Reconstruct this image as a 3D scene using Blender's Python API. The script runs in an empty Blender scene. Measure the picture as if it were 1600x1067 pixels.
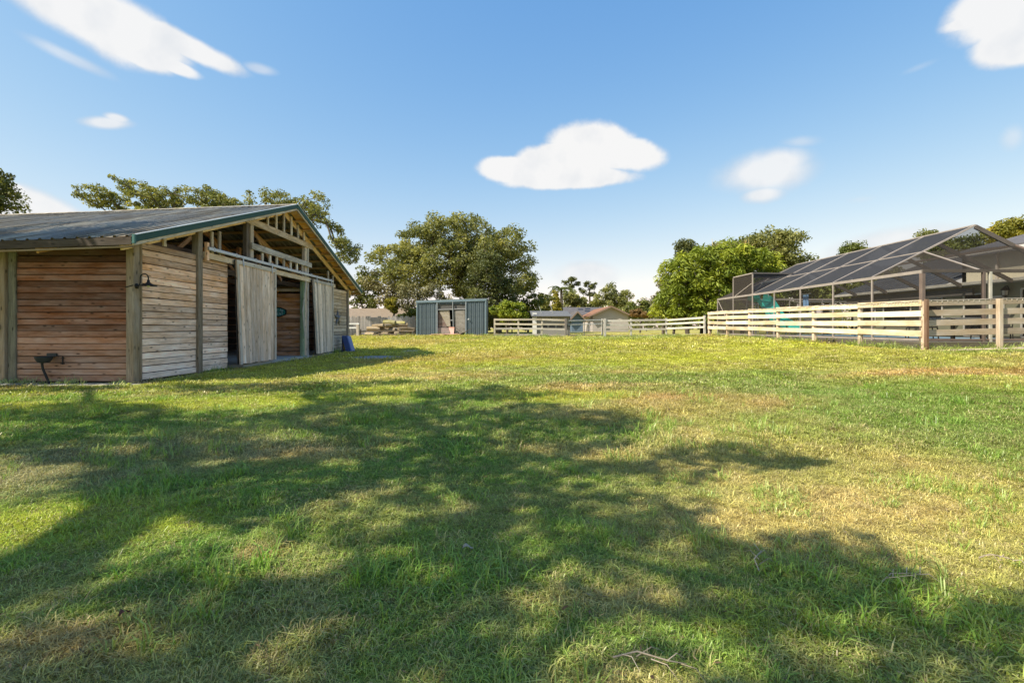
import bpy, math, random
import numpy as np
from mathutils import Vector, Matrix, Euler, noise as mnoise

S = bpy.context.scene
COL = S.collection
R = math.radians
random.seed(7)
rng = np.random.default_rng(7)
PI = math.pi

# ------------------------------------------------------------------ camera
EYE, FPX, CX, HY = 1.15, 755.0, 800.0, 512.0      # eye height, focal length and horizon measured on the photograph
cam = bpy.data.cameras.new('camera')
cam.sensor_width = 36.0
cam.lens = 36.0 * FPX / 1600.0
cam.shift_y = -(533.5 - HY) / 1600.0
cam.clip_start = 0.05
cam.clip_end = 3000
camo = bpy.data.objects.new('camera', cam)
COL.objects.link(camo)
camo.location = (0, 0, EYE)
camo.rotation_euler = (R(90), 0, 0)
S.camera = camo

# ------------------------------------------------------------------ exposure, sun and sky
S.view_settings.view_transform = 'Standard'
S.view_settings.look = 'None'
S.view_settings.gamma = 1.0
S.view_settings.use_curve_mapping = False
S.view_settings.exposure = 1.25
EXPO = S.view_settings.exposure

SUNV = Vector((0.84, 0.43, -1.0)).normalized()     # the way sunlight travels
SUN_EL = math.asin(-SUNV.z)
sl = bpy.data.lights.new('sun', 'SUN')
sl.energy = 3.4
sl.angle = R(0.53)
sl.color = (1.0, 0.91, 0.75)
slo = bpy.data.objects.new('sun', sl)
COL.objects.link(slo)
slo.location = (-20, -10, 30)
slo.rotation_euler = SUNV.to_track_quat('-Z', 'Y').to_euler()

W = bpy.data.worlds.new('World')
S.world = W
W.use_nodes = True
wn, wl = W.node_tree.nodes, W.node_tree.links
wn.clear()
SKY_STRENGTH = 0.15
sky = wn.new('ShaderNodeTexSky')
sky.sky_type = 'NISHITA'
sky.sun_disc = False
sky.sun_elevation = SUN_EL
sky.sun_rotation = math.atan2(-SUNV.x, -SUNV.y)
sky.altitude = 0
sky.air_density = 1.0
sky.dust_density = 0.35
sky.ozone_density = 1.6
tc = wn.new('ShaderNodeTexCoord')
# clouds: soft ellipsoidal lobes in direction space, broken up by noise
def wmath(op, a, b=None, clamp=False):
    n = wn.new('ShaderNodeMath'); n.operation = op; n.use_clamp = clamp
    for i, v in enumerate((a, b)):
        if v is None: continue
        if hasattr(v, 'type'): wl.new(v, n.inputs[i])
        else: n.inputs[i].default_value = v
    return n.outputs[0]
wnz = wn.new('ShaderNodeTexNoise')
wnz.inputs['Scale'].default_value = 9.0
wnz.inputs['Detail'].default_value = 7.0
wnz.inputs['Roughness'].default_value = 0.58
wl.new(tc.outputs['Generated'], wnz.inputs['Vector'])
nzc = wmath('MULTIPLY', wmath('SUBTRACT', wnz.outputs[0], 0.5), 1.0)
def cloud(lobes, dens, soft, rough):
    cur = None
    for (px, py, rx, ry, rot) in lobes:
        D = Vector(((px - CX) / FPX, 1.0, (HY - py) / FPX)); L = D.length; D.normalize()
        Rt = Vector((0, 0, 1)).cross(D) * -1; Rt.normalize()
        U = Rt.cross(D); U.normalize()
        if U.z < 0: U = -U
        a = R(-rot)
        R2 = Rt * math.cos(a) + U * math.sin(a)
        U2 = D.cross(R2)
        M = Matrix((R2, U2, D)).transposed()
        mp = wn.new('ShaderNodeMapping'); mp.vector_type = 'TEXTURE'
        mp.inputs['Location'].default_value = D
        mp.inputs['Rotation'].default_value = M.to_euler()
        mp.inputs['Scale'].default_value = (rx / FPX / L, ry / FPX / L, 0.6)
        wl.new(tc.outputs['Generated'], mp.inputs['Vector'])
        ln = wn.new('ShaderNodeVectorMath'); ln.operation = 'LENGTH'
        wl.new(mp.outputs[0], ln.inputs[0])
        f = wmath('SUBTRACT', 1.0, ln.outputs['Value'])
        cur = f if cur is None else wmath('MAXIMUM', cur, f)
    f = wmath('ADD', cur, wmath('MULTIPLY', nzc, rough))
    mr = wn.new('ShaderNodeMapRange'); mr.interpolation_type = 'SMOOTHSTEP'
    wl.new(f, mr.inputs['Value'])
    mr.inputs['From Min'].default_value = 0.0
    mr.inputs['From Max'].default_value = soft
    mr.inputs['To Max'].default_value = dens
    return mr.outputs['Result']
clouds = [
    cloud([(105, 8, 160, 54, 18), (195, 45, 118, 46, 15), (290, 72, 100, 23, 12), (215, 80, 72, 26, 15), (268, 102, 52, 15, 10)], 0.97, 0.40, 0.85),
    cloud([(105, 88, 70, 13, 14), (405, 108, 30, 10, 0)], 0.5, 0.8, 0.9),
    cloud([(165, 192, 40, 12, -12), (182, 185, 20, 9, 0)], 0.85, 0.7, 0.6),
    cloud([(30, 345, 110, 62, 12), (10, 300, 30, 20, 0)], 0.95, 0.25, 0.25),
    cloud([(925, 230, 86, 42, 6), (975, 240, 76, 30, 10), (880, 250, 100, 36, -6), (800, 266, 72, 24, 4), (885, 278, 120, 20, 0)], 1.0, 0.30, 0.85),
    cloud([(1190, 270, 90, 42, 0), (1215, 255, 60, 30, 0), (1190, 305, 40, 18, 0)], 0.88, 0.7, 0.75),
    cloud([(1575, 5, 85, 62, 0), (1600, 60, 70, 44, 0), (1540, 25, 60, 18, 0)], 0.97, 0.36, 0.95),
    cloud([(1582, 216, 18, 26, 0), (1250, 222, 36, 12, 8)], 0.42, 0.9, 0.9),
    cloud([(1435, 106, 30, 7, -8), (1345, 312, 26, 8, 0)], 0.2, 1.0, 0.9),
    cloud([(915, 430, 60, 26, 0), (1400, 385, 120, 34, -6)], 0.8, 0.55, 0.4),
]
cov = clouds[0]
for c in clouds[1:]:
    cov = wmath('MAXIMUM', cov, c)
mixc = wn.new('ShaderNodeMix'); mixc.data_type = 'RGBA'
hs = wn.new('ShaderNodeHueSaturation')
hs.inputs['Saturation'].default_value = 1.0
hs.inputs['Hue'].default_value = 0.491
wl.new(sky.outputs[0], hs.inputs['Color'])
wl.new(cov, mixc.inputs[0])
# soft shoulder: the low sky stays pale blue rather than clipping to white
def vmath(op, a, b):
    n = wn.new('ShaderNodeVectorMath'); n.operation = op
    for i, v in enumerate((a, b)):
        if hasattr(v, 'node'): wl.new(v, n.inputs[i])
        else: n.inputs[i].default_value = v
    return n.outputs[0]
skyp = vmath('POWER', hs.outputs[0], (1.5, 1.0, 1.0))
shoulder = vmath('DIVIDE', skyp, vmath('ADD', vmath('DIVIDE', skyp, (10.75, 9.0, 1.81)), (1.0, 1.0, 1.0)))
shoulder = vmath('MULTIPLY', shoulder, (0.55, 0.765, 1.90))
wl.new(shoulder, mixc.inputs[6])
cw = 0.90 / (SKY_STRENGTH * 2 ** EXPO)
cn = wn.new('ShaderNodeTexNoise'); cn.inputs['Scale'].default_value = 16.0; cn.inputs['Detail'].default_value = 5.0
wl.new(tc.outputs['Generated'], cn.inputs['Vector'])
cbody = wmath('ADD', wmath('MULTIPLY', wmath('SUBTRACT', cn.outputs[0], 0.30), 1.9), wmath('MULTIPLY', wmath('SUBTRACT', cov, 0.3), 0.9), True)
cmx = wn.new('ShaderNodeMix'); cmx.data_type = 'RGBA'
wl.new(cbody, cmx.inputs[0])
cmx.inputs[6].default_value = (cw * 0.76, cw * 0.81, cw * 0.88, 1)
cmx.inputs[7].default_value = (cw * 1.03, cw * 1.03, cw * 1.03, 1)
wl.new(cmx.outputs[2], mixc.inputs[7])
bg = wn.new('ShaderNodeBackground')
bg.inputs['Strength'].default_value = SKY_STRENGTH
wl.new(mixc.outputs[2], bg.inputs['Color'])
wo = wn.new('ShaderNodeOutputWorld')
wl.new(bg.outputs[0], wo.inputs['Surface'])

# ------------------------------------------------------------------ cycles settings
S.render.engine = 'CYCLES'
S.cycles.max_bounces = 10
S.cycles.diffuse_bounces = 6
S.cycles.transparent_max_bounces = 24
S.cycles.use_denoising = True

# ------------------------------------------------------------------ helpers
WM = {}
def P(px, py, Y):
    """where the photo's pixel lies at distance Y"""
    return Vector(((px - CX) / FPX * Y, Y, EYE + (HY - py) / FPX * Y))

def link(o, name, parent=None, M=None):
    COL.objects.link(o)
    M = M or Matrix.Identity(4)
    WM[o.name] = M
    if parent is not None:
        o.parent = parent
        o.matrix_basis = WM[parent.name].inverted() @ M
    else:
        o.matrix_basis = M
    return o

def tag(o, label=None, cat=None, group=None, kind=None):
    if label: o['label'] = label
    if cat: o['category'] = cat
    if group: o['group'] = group
    if kind: o['kind'] = kind
    return o

def thing(name, label, cat, loc, group=None):
    o = bpy.data.objects.new(name, None)
    o.empty_display_size = 0.2
    link(o, name, None, Matrix.Translation(Vector(loc)))
    return tag(o, label, cat, group)

_boxes = {}
def box_mesh(l, w, h, ch=None):
    """box with chamfered long edges, long axis X"""
    key = (round(l, 3), round(w, 3), round(h, 3), ch)
    if key in _boxes: return _boxes[key]
    c = min(w, h) * 0.12 if ch is None else ch
    c = min(c, 0.012)
    a, b = w / 2, h / 2
    prof = [(-a + c, -b), (a - c, -b), (a, -b + c), (a, b - c), (a - c, b), (-a + c, b), (-a, b - c), (-a, -b + c)]
    vs = [(-l / 2, y, z) for y, z in prof] + [(l / 2, y, z) for y, z in prof]
    fs = [(i, i + 8, (i + 1) % 8 + 8, (i + 1) % 8) for i in range(8)] + [tuple(range(8)), tuple(range(15, 7, -1))]
    m = bpy.data.meshes.new('box'); m.from_pydata(vs, [], [tuple(reversed(f)) for f in fs]); m.update()
    _boxes[key] = m
    return m

_matmesh = {}
def withmat(m, mat):
    k = (m.name, mat.name)
    if k not in _matmesh:
        if len(m.materials) == 0:
            m.materials.append(mat); _matmesh[k] = m
        elif m.materials[0] is mat: _matmesh[k] = m
        else:
            m2 = m.copy(); m2.materials.clear(); m2.materials.append(mat); _matmesh[k] = m2
    return _matmesh[k]

def frame(p0, p1, up):
    x = (p1 - p0).normalized()
    up = Vector(up)
    if abs(x.dot(up)) > 0.99: up = Vector((0, 1, 0)) if abs(x.y) < 0.9 else Vector((1, 0, 0))
    y = up.cross(x).normalized(); z = x.cross(y)
    M = Matrix((x, y, z)).transposed().to_4x4()
    return M

def beam(name, p0, p1, w, h, mat, parent=None, col=(1, 1, 1), up=(0, 0, 1), ch=None):
    """a straight timber or bar from p0 to p1; w across, h along 'up'"""
    p0, p1 = Vector(p0), Vector(p1)
    L = (p1 - p0).length
    M = Matrix.Translation((p0 + p1) / 2) @ frame(p0, p1, up)
    o = bpy.data.objects.new(name, withmat(box_mesh(L, w, h, ch), mat))
    link(o, name, parent, M)
    o.color = (*col, 1)
    return o

class MB:
    def __init__(s): s.v = []; s.f = []
    def quad(s, *pts):
        n = len(s.v); s.v += [Vector(p) for p in pts]; s.f.append(tuple(range(n, n + len(pts)))); return s
    def box(s, p0, p1, w, h, up=(0, 0, 1)):
        p0, p1 = Vector(p0), Vector(p1)
        M = Matrix.Translation((p0 + p1) / 2) @ frame(p0, p1, up)
        m = box_mesh((p1 - p0).length, w, h)
        n = len(s.v)
        s.v += [M @ v.co for v in m.vertices]
        s.f += [tuple(i + n for i in p.vertices) for p in m.polygons]
        return s
    def tube(s, pts, r, n=8, cap=True):
        pts = [Vector(p) for p in pts]
        rr = r if hasattr(r, '__len__') else [r] * len(pts)
        base = len(s.v)
        t0 = (pts[1] - pts[0]).normalized()
        ref = Vector((0, 0, 1)) if abs(t0.z) < 0.9 else Vector((1, 0, 0))
        u = t0.cross(ref).normalized()
        for i, p in enumerate(pts):
            t = (pts[min(i + 1, len(pts) - 1)] - pts[max(i - 1, 0)]).normalized()
            u = (u - t * u.dot(t)).normalized(); v = t.cross(u)
            for k in range(n):
                a = 2 * PI * k / n
                s.v.append(p + (u * math.cos(a) + v * math.sin(a)) * rr[i])
        for i in range(len(pts) - 1):
            for k in range(n):
                a = base + i * n + k; b = base + i * n + (k + 1) % n
                s.f.append((a, b, b + n, a + n))
        if cap:
            s.f.append(tuple(base + k for k in reversed(range(n))))
            e = base + (len(pts) - 1) * n
            s.f.append(tuple(e + k for k in range(n)))
        return s
    def lathe(s, c, prof, n=16, M=None):
        """prof: (radius, z) pairs"""
        base = len(s.v); c = Vector(c)
        for (r, z) in prof:
            for k in range(n):
                a = 2 * PI * k / n
                q = Vector((r * math.cos(a), r * math.sin(a), z))
                s.v.append(c + (M @ q if M else q))
        for i in range(len(prof) - 1):
            for k in range(n):
                a = base + i * n + k; b = base + i * n + (k + 1) % n
                s.f.append((a, b, b + n, a + n))
        return s
    def build(s, name, mat, parent=None, col=(1, 1, 1), origin=None, smooth=False):
        org = Vector(origin) if origin is not None else sum(s.v, Vector()) / len(s.v)
        m = bpy.data.meshes.new(name)
        m.from_pydata([v - org for v in s.v], [], s.f); m.update()
        m.materials.append(mat)
        if smooth: m.polygons.foreach_set('use_smooth', [True] * len(m.polygons))
        o = bpy.data.objects.new(name, m)
        link(o, name, parent, Matrix.Translation(org))
        o.color = (*col, 1)
        return o

def slab(name, pts, thick, mat, parent=None, col=(1, 1, 1), n=None):
    """a flat polygon given a thickness along its normal"""
    pts = [Vector(p) for p in pts]
    if n is None: n = (pts[1] - pts[0]).cross(pts[2] - pts[0]).normalized()
    n = Vector(n) * thick
    k = len(pts); b = MB()
    b.v = pts + [p + n for p in pts]
    b.f = [tuple(reversed(range(k))), tuple(range(k, 2 * k))] + [(i, (i + 1) % k, (i + 1) % k + k, i + k) for i in range(k)]
    return b.build(name, mat, parent, col)

# fast mesh from arrays
def array_mesh(name, verts, quads, mat, attrs=None, smooth=False):
    nv, nq = len(verts), len(quads)
    k = quads.shape[1]
    m = bpy.data.meshes.new(name)
    m.vertices.add(nv); m.vertices.foreach_set('co', np.asarray(verts, np.float32).ravel())
    m.loops.add(nq * k); m.loops.foreach_set('vertex_index', np.asarray(quads, np.int32).ravel())
    m.polygons.add(nq)
    m.polygons.foreach_set('loop_start', np.arange(0, nq * k, k, dtype=np.int32))
    m.polygons.foreach_set('loop_total', np.full(nq, k, np.int32))
    if smooth: m.polygons.foreach_set('use_smooth', np.ones(nq, bool))
    m.update(calc_edges=True)
    if mat: m.materials.append(mat)
    for an, (typ, arr) in (attrs or {}).items():
        a = m.attributes.new(an, typ, 'POINT')
        if typ == 'FLOAT': a.data.foreach_set('value', np.asarray(arr, np.float32))
        elif typ == 'FLOAT_COLOR': a.data.foreach_set('color', np.asarray(arr, np.float32).ravel())
        elif typ == 'FLOAT_VECTOR': a.data.foreach_set('vector', np.asarray(arr, np.float32).ravel())
        elif typ == 'INT': a.data.foreach_set('value', np.asarray(arr, np.int32))
    return m

# ------------------------------------------------------------------ numpy noise
def _hash(ix, iy, seed):
    h = (ix.astype(np.int64) * 374761393 + iy.astype(np.int64) * 668265263 + seed * 144269) & 0xffffffff
    h = ((h ^ (h >> 13)) * 1274126177) & 0xffffffff
    return ((h ^ (h >> 16)) & 0xffff) / 65535.0
def vnoise(x, y, seed=0):
    ix, iy = np.floor(x), np.floor(y); fx, fy = x - ix, y - iy
    fx = fx * fx * (3 - 2 * fx); fy = fy * fy * (3 - 2 * fy)
    a = _hash(ix, iy, seed); b = _hash(ix + 1, iy, seed); c = _hash(ix, iy + 1, seed); d = _hash(ix + 1, iy + 1, seed)
    return (a * (1 - fx) + b * fx) * (1 - fy) + (c * (1 - fx) + d * fx) * fy
def fbm(x, y, sc, seed=0, oct=4):
    t = 0; amp = 0.5; tot = 0
    for i in range(oct):
        t = t + amp * vnoise(x / sc * 2 ** i + 17.3 * i, y / sc * 2 ** i - 9.1 * i, seed + i); tot += amp; amp *= 0.5
    return t / tot

# ------------------------------------------------------------------ materials
def newmat(name):
    m = bpy.data.materials.new(name); m.use_nodes = True
    n = m.node_tree.nodes; n.clear()
    return m, n, m.node_tree.links
def N(n, typ, **kw):
    x = n.new(typ)
    for k, v in kw.items(): setattr(x, k, v)
    return x
def setin(l, sock, v):
    if hasattr(v, 'type') and hasattr(v, 'node'): l.new(v, sock)
    else: sock.default_value = v
def mth(n, l, op, a, b=None, clamp=False):
    x = n.new('ShaderNodeMath'); x.operation = op; x.use_clamp = clamp
    setin(l, x.inputs[0], a)
    if b is not None: setin(l, x.inputs[1], b)
    return x.outputs[0]
def mixrgb(n, l, f, a, b, mode='MIX'):
    x = n.new('ShaderNodeMix'); x.data_type = 'RGBA'; x.blend_type = mode
    setin(l, x.inputs[0], f); setin(l, x.inputs[6], a); setin(l, x.inputs[7], b)
    return x.outputs[2]
def rampv(n, l, v, a, b, c, d):
    x = n.new('ShaderNodeMapRange')
    setin(l, x.inputs['Value'], v)
    for k, q in zip(('From Min', 'From Max', 'To Min', 'To Max'), (a, b, c, d)): x.inputs[k].default_value = q
    return x.outputs['Result']
def noise_(n, l, vec, scale, detail=4, rough=0.55, dist=0.0):
    x = n.new('ShaderNodeTexNoise')
    if vec is not None: l.new(vec, x.inputs['Vector'])
    x.inputs['Scale'].default_value = scale; x.inputs['Detail'].default_value = detail
    x.inputs['Roughness'].default_value = rough; x.inputs['Distortion'].default_value = dist
    return x.outputs[0]
def out_principled(m, n, l, color, rough=0.6, metal=0.0, bump=None, bstr=0.3, bdist=0.01, spec=0.5, sheen=None):
    p = n.new('ShaderNodeBsdfPrincipled')
    setin(l, p.inputs['Base Color'], color); setin(l, p.inputs['Roughness'], rough)
    p.inputs['Metallic'].default_value = metal
    p.inputs['Specular IOR Level'].default_value = spec
    if bump is not None:
        b = n.new('ShaderNodeBump'); b.inputs['Strength'].default_value = bstr; b.inputs['Distance'].default_value = bdist
        l.new(bump, b.inputs['Height']); l.new(b.outputs[0], p.inputs['Normal'])
    o = n.new('ShaderNodeOutputMaterial'); l.new(p.outputs[0], o.inputs['Surface'])
    return p

def make_wood(name, knots=True, contrast=1.0, stain=0.5):
    """weathered timber; its colour is the object's own colour, its grain runs along the piece"""
    m, n, l = newmat(name)
    t = n.new('ShaderNodeTexCoord'); oi = n.new('ShaderNodeObjectInfo')
    off = N(n, 'ShaderNodeVectorMath', operation='ADD')
    sc = N(n, 'ShaderNodeVectorMath', operation='SCALE'); sc.inputs['Scale'].default_value = 37.0
    cx = n.new('ShaderNodeCombineXYZ')
    for i in range(3): l.new(oi.outputs['Random'], cx.inputs[i])
    l.new(cx.outputs[0], sc.inputs[0]); l.new(t.outputs['Object'], off.inputs[0]); l.new(sc.outputs[0], off.inputs[1])
    mp = n.new('ShaderNodeMapping'); mp.inputs['Scale'].default_value = (1.3, 22, 22); l.new(off.outputs[0], mp.inputs['Vector'])
    g1 = noise_(n, l, mp.outputs[0], 2.2, 6, 0.65, 0.6)
    mp2 = n.new('ShaderNodeMapping'); mp2.inputs['Scale'].default_value = (0.9, 3.0, 3.0); l.new(off.outputs[0], mp2.inputs['Vector'])
    g2 = noise_(n, l, mp2.outputs[0], 1.4, 4, 0.6)
    v = mth(n, l, 'ADD', mth(n, l, 'MULTIPLY', mth(n, l, 'SUBTRACT', g1, 0.5), 1.25 * contrast), mth(n, l, 'MULTIPLY', mth(n, l, 'SUBTRACT', g2, 0.5), 1.3 * stain))
    v = mth(n, l, 'ADD', v, mth(n, l, 'MULTIPLY', mth(n, l, 'SUBTRACT', oi.outputs['Random'], 0.5), 0.55))
    v = mth(n, l, 'ADD', v, 1.06)
    if knots:
        mp3 = n.new('ShaderNodeMapping'); mp3.inputs['Scale'].default_value = (2.2, 6, 6); l.new(off.outputs[0], mp3.inputs['Vector'])
        vo = n.new('ShaderNodeTexVoronoi'); vo.inputs['Scale'].default_value = 1.5; l.new(mp3.outputs[0], vo.inputs['Vector'])
        k = rampv(n, l, vo.outputs['Distance'], 0.06, 0.20, 0.25, 1.0)
        v = mth(n, l, 'MULTIPLY', v, k)
    col = mixrgb(n, l, 1.0, oi.outputs['Color'], v, 'MULTIPLY')
    # grey or warm drift along the piece
    hsv = n.new('ShaderNodeHueSaturation'); l.new(col, hsv.inputs['Color'])
    l.new(rampv(n, l, g2, 0.3, 0.7, 1.25, 0.7), hsv.inputs['Saturation'])
    out_principled(m, n, l, hsv.outputs[0], 0.82, 0, g1, 0.45, 0.006, 0.25)
    return m
WOOD = make_wood('weathered_wood', contrast=1.5, stain=0.75)
WOODSM = make_wood('sawn_wood', knots=False, contrast=0.7, stain=0.6)

def make_paint(name, rough, metal=0.0, dirt=0.35, scale=3.0):
    m, n, l = newmat(name)
    t = n.new('ShaderNodeTexCoord'); oi = n.new('ShaderNodeObjectInfo')
    g = noise_(n, l, t.outputs['Object'], scale, 6, 0.62)
    g2 = noise_(n, l, t.outputs['Object'], scale * 14, 3, 0.5)
    v = mth(n, l, 'ADD', mth(n, l, 'ADD', mth(n, l, 'MULTIPLY', mth(n, l, 'SUBTRACT', g, 0.5), dirt * 2), mth(n, l, 'MULTIPLY', mth(n, l, 'SUBTRACT', g2, 0.5), dirt * 0.6)), 1.0)
    v = mth(n, l, 'ADD', v, mth(n, l, 'MULTIPLY', mth(n, l, 'SUBTRACT', oi.outputs['Random'], 0.5), 0.10))
    col = mixrgb(n, l, 1.0, oi.outputs['Color'], v, 'MULTIPLY')
    out_principled(m, n, l, col, rampv(n, l, g, 0.3, 0.7, rough - 0.1, rough + 0.12), metal, g2, 0.08, 0.004, 0.25)
    return m
PAINT = make_paint('painted_surface', 0.6)
METAL = make_paint('bare_metal', 0.42, 0.6, 0.25)
STUCCO = make_paint('wall_render', 0.85, 0, 0.16, 1.2)
PLASTIC = make_paint('moulded_plastic', 0.35, 0, 0.12)
BLACK = make_paint('black_iron', 0.5, 0, 0.3)
CONCRETE = make_paint('concrete', 0.9, 0, 0.35, 2.0)

def make_roofmetal():
    m, n, l = newmat('weathered_roof_metal')
    t = n.new('ShaderNodeTexCoord'); oi = n.new('ShaderNodeObjectInfo')
    g0 = n.new('ShaderNodeNewGeometry')
    mp = n.new('ShaderNodeMapping'); mp.inputs['Scale'].default_value = (5.0, 0.55, 0.55); l.new(g0.outputs['Position'], mp.inputs['Vector'])
    a = noise_(n, l, mp.outputs[0], 1.0, 6, 0.65)
    b = noise_(n, l, g0.outputs['Position'], 0.7, 5, 0.6)
    c = mixrgb(n, l, rampv(n, l, a, 0.44, 0.56, 0, 1), (0.38, 0.345, 0.27, 1), (0.17, 0.14, 0.10, 1))
    c = mixrgb(n, l, rampv(n, l, b, 0.42, 0.6, 0, 0.75), c, (0.24, 0.245, 0.24, 1))
    c = mixrgb(n, l, 1.0, c, rampv(n, l, oi.outputs['Random'], 0, 1, 0.8, 1.15), 'MULTIPLY')
    out_principled(m, n, l, c, 0.85, 0.0, a, 0.1, 0.004, 0.1)
    return m
ROOFMETAL = make_roofmetal()

def make_leaf(name, c1, c2, c3, trans=0.3, sc=0.6, dry=None):
    m, n, l = newmat(name)
    at = n.new('ShaderNodeAttribute'); at.attribute_name = 'tint'
    g = n.new('ShaderNodeNewGeometry')
    b = noise_(n, l, g.outputs['Position'], sc, 3, 0.6)
    c = mixrgb(n, l, rampv(n, l, b, 0.35, 0.65, 0, 1), (*c1, 1), (*c2, 1))
    c = mixrgb(n, l, mth(n, l, 'POWER', at.outputs['Fac'], 3.0), c, (*c3, 1))
    c = mixrgb(n, l, 1.0, c, rampv(n, l, at.outputs['Fac'], 0, 1, 0.72, 1.25), 'MULTIPLY')
    d = n.new('ShaderNodeBsdfDiffuse'); tr = n.new('ShaderNodeBsdfTranslucent'); gl = n.new('ShaderNodeBsdfGlossy')
    gl.inputs['Roughness'].default_value = 0.6
    l.new(c, d.inputs['Color'])
    l.new(mixrgb(n, l, 1.0, c, (1.25, 1.2, 0.6, 1), 'MULTIPLY'), tr.inputs['Color'])
    gl.inputs['Color'].default_value = (0.8, 0.85, 0.9, 1)
    mx = n.new('ShaderNodeMixShader'); mx.inputs[0].default_value = trans
    l.new(d.outputs[0], mx.inputs[1]); l.new(tr.outputs[0], mx.inputs[2])
    mx2 = n.new('ShaderNodeMixShader'); mx2.inputs[0].default_value = 0.025
    l.new(mx.outputs[0], mx2.inputs[1]); l.new(gl.outputs[0], mx2.inputs[2])
    o = n.new('ShaderNodeOutputMaterial'); l.new(mx2.outputs[0], o.inputs['Surface'])
    return m
LEAF_OAK = make_leaf('oak_leaf', (0.125, 0.152, 0.044), (0.24, 0.248, 0.072), (0.42, 0.39, 0.12), 0.38)
LEAF_SHADE = make_leaf('sunlit_oak_leaf', (0.09, 0.12, 0.03), (0.16, 0.18, 0.04), (0.25, 0.24, 0.06), 0.5)
LEAF_DARK = make_leaf('dark_leaf', (0.062, 0.080, 0.022), (0.11, 0.125, 0.034), (0.20, 0.20, 0.055), 0.25)
LEAF_OLIVE = make_leaf('olive_leaf', (0.155, 0.155, 0.065), (0.23, 0.21, 0.095), (0.34, 0.30, 0.15), 0.25, 0.4)
LEAF_MID = make_leaf('mid_leaf', (0.08, 0.115, 0.022), (0.155, 0.17, 0.033), (0.24, 0.25, 0.05), 0.3)
LEAF_LIME = make_leaf('lime_leaf', (0.135, 0.195, 0.018), (0.26, 0.315, 0.027), (0.43, 0.44, 0.05), 0.35, 0.8)
LEAF_YEL = make_leaf('yellow_leaf', (0.19, 0.20, 0.025), (0.30, 0.27, 0.03), (0.42, 0.34, 0.04), 0.35, 0.8)
LEAF_RUST = make_leaf('rust_leaf', (0.20, 0.12, 0.04), (0.26, 0.17, 0.06), (0.32, 0.2, 0.08), 0.25, 0.4)

def make_bark():
    m, n, l = newmat('bark')
    g = n.new('ShaderNodeNewGeometry')
    mp = n.new('ShaderNodeMapping'); mp.inputs['Scale'].default_value = (3, 3, 0.8); l.new(g.outputs['Position'], mp.inputs['Vector'])
    a = noise_(n, l, mp.outputs[0], 2.0, 6, 0.7)
    c = mixrgb(n, l, rampv(n, l, a, 0.35, 0.65, 0, 1), (0.055, 0.042, 0.030, 1), (0.17, 0.145, 0.115, 1))
    out_principled(m, n, l, c, 0.9, 0, a, 0.6, 0.03, 0.2)
    return m
BARK = make_bark()

def make_screen(name, alpha, col):
    """insect mesh: the open part of the weave lets light through"""
    m, n, l = newmat(name)
    g = n.new('ShaderNodeNewGeometry')
    b = noise_(n, l, g.outputs['Position'], 0.5, 3, 0.5)
    # a weave closes up as light meets it at a slant: (open area) ^ (1 / cos)
    dt = N(n, 'ShaderNodeVectorMath', operation='DOT_PRODUCT'); l.new(g.outputs['Incoming'], dt.inputs[0]); l.new(g.outputs['Normal'], dt.inputs[1])
    cs = mth(n, l, 'MAXIMUM', mth(n, l, 'ABSOLUTE', dt.outputs['Value']), 0.07)
    d = n.new('ShaderNodeBsdfDiffuse'); d.inputs['Color'].default_value = (*col, 1)
    t = n.new('ShaderNodeBsdfTransparent')
    mx = n.new('ShaderNodeMixShader')
    l.new(mth(n, l, 'SUBTRACT', 1.0, mth(n, l, 'POWER', rampv(n, l, b, 0.3, 0.7, 1 - alpha + 0.02, 1 - alpha - 0.02), mth(n, l, 'DIVIDE', 1.0, cs))), mx.inputs[0])
    l.new(t.outputs[0], mx.inputs[1]); l.new(d.outputs[0], mx.inputs[2])
    o = n.new('ShaderNodeOutputMaterial'); l.new(mx.outputs[0], o.inputs['Surface'])
    return m
SCREEN_ROOF = make_screen('roof_screen', 0.42, (0.040, 0.042, 0.048))
SCREEN_WALL = make_screen('wall_screen', 0.25, (0.036, 0.031, 0.026))
SCREEN_DENSE = make_screen('dense_screen', 0.52, (0.048, 0.042, 0.037))

SCREEN_THIN = make_screen('thin_screen', 0.17, (0.04, 0.04, 0.04))
def make_water():
    m, n, l = newmat('pool_water')
    g = n.new('ShaderNodeNewGeometry')
    b = noise_(n, l, g.outputs['Position'], 5, 3, 0.5)
    out_principled(m, n, l, (0.06, 0.30, 0.50, 1), 0.05, 0, b, 0.2, 0.02, 0.5)
    return m
WATER = make_water()
def make_glass():
    m, n, l = newmat('dark_window_glass')
    out_principled(m, n, l, (0.012, 0.013, 0.014, 1), 0.08, 0, None, spec=0.5)
    return m
GLASS = make_glass()

def make_shingle(name, c1, c2):
    m, n, l = newmat(name)
    g = n.new('ShaderNodeNewGeometry')
    a = noise_(n, l, g.outputs['Position'], 3, 5, 0.65)
    w = n.new('ShaderNodeTexWave'); w.wave_type = 'BANDS'; w.bands_direction = 'Z'; w.inputs['Scale'].default_value = 3.0
    w.inputs['Distortion'].default_value = 1.5
    l.new(g.outputs['Position'], w.inputs['Vector'])
    c = mixrgb(n, l, rampv(n, l, a, 0.3, 0.7, 0, 1), (*c1, 1), (*c2, 1))
    c = mixrgb(n, l, 1.0, c, rampv(n, l, w.outputs['Fac'], 0, 1, 0.85, 1.1), 'MULTIPLY')
    out_principled(m, n, l, c, 0.9, 0, a, 0.3, 0.02, 0.2)
    return m
SHINGLE_TAN = make_shingle('tan_shingles', (0.21, 0.165, 0.125), (0.27, 0.22, 0.17))
SHINGLE_RED = make_shingle('red_brown_shingles', (0.20, 0.10, 0.06), (0.27, 0.145, 0.09))
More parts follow.
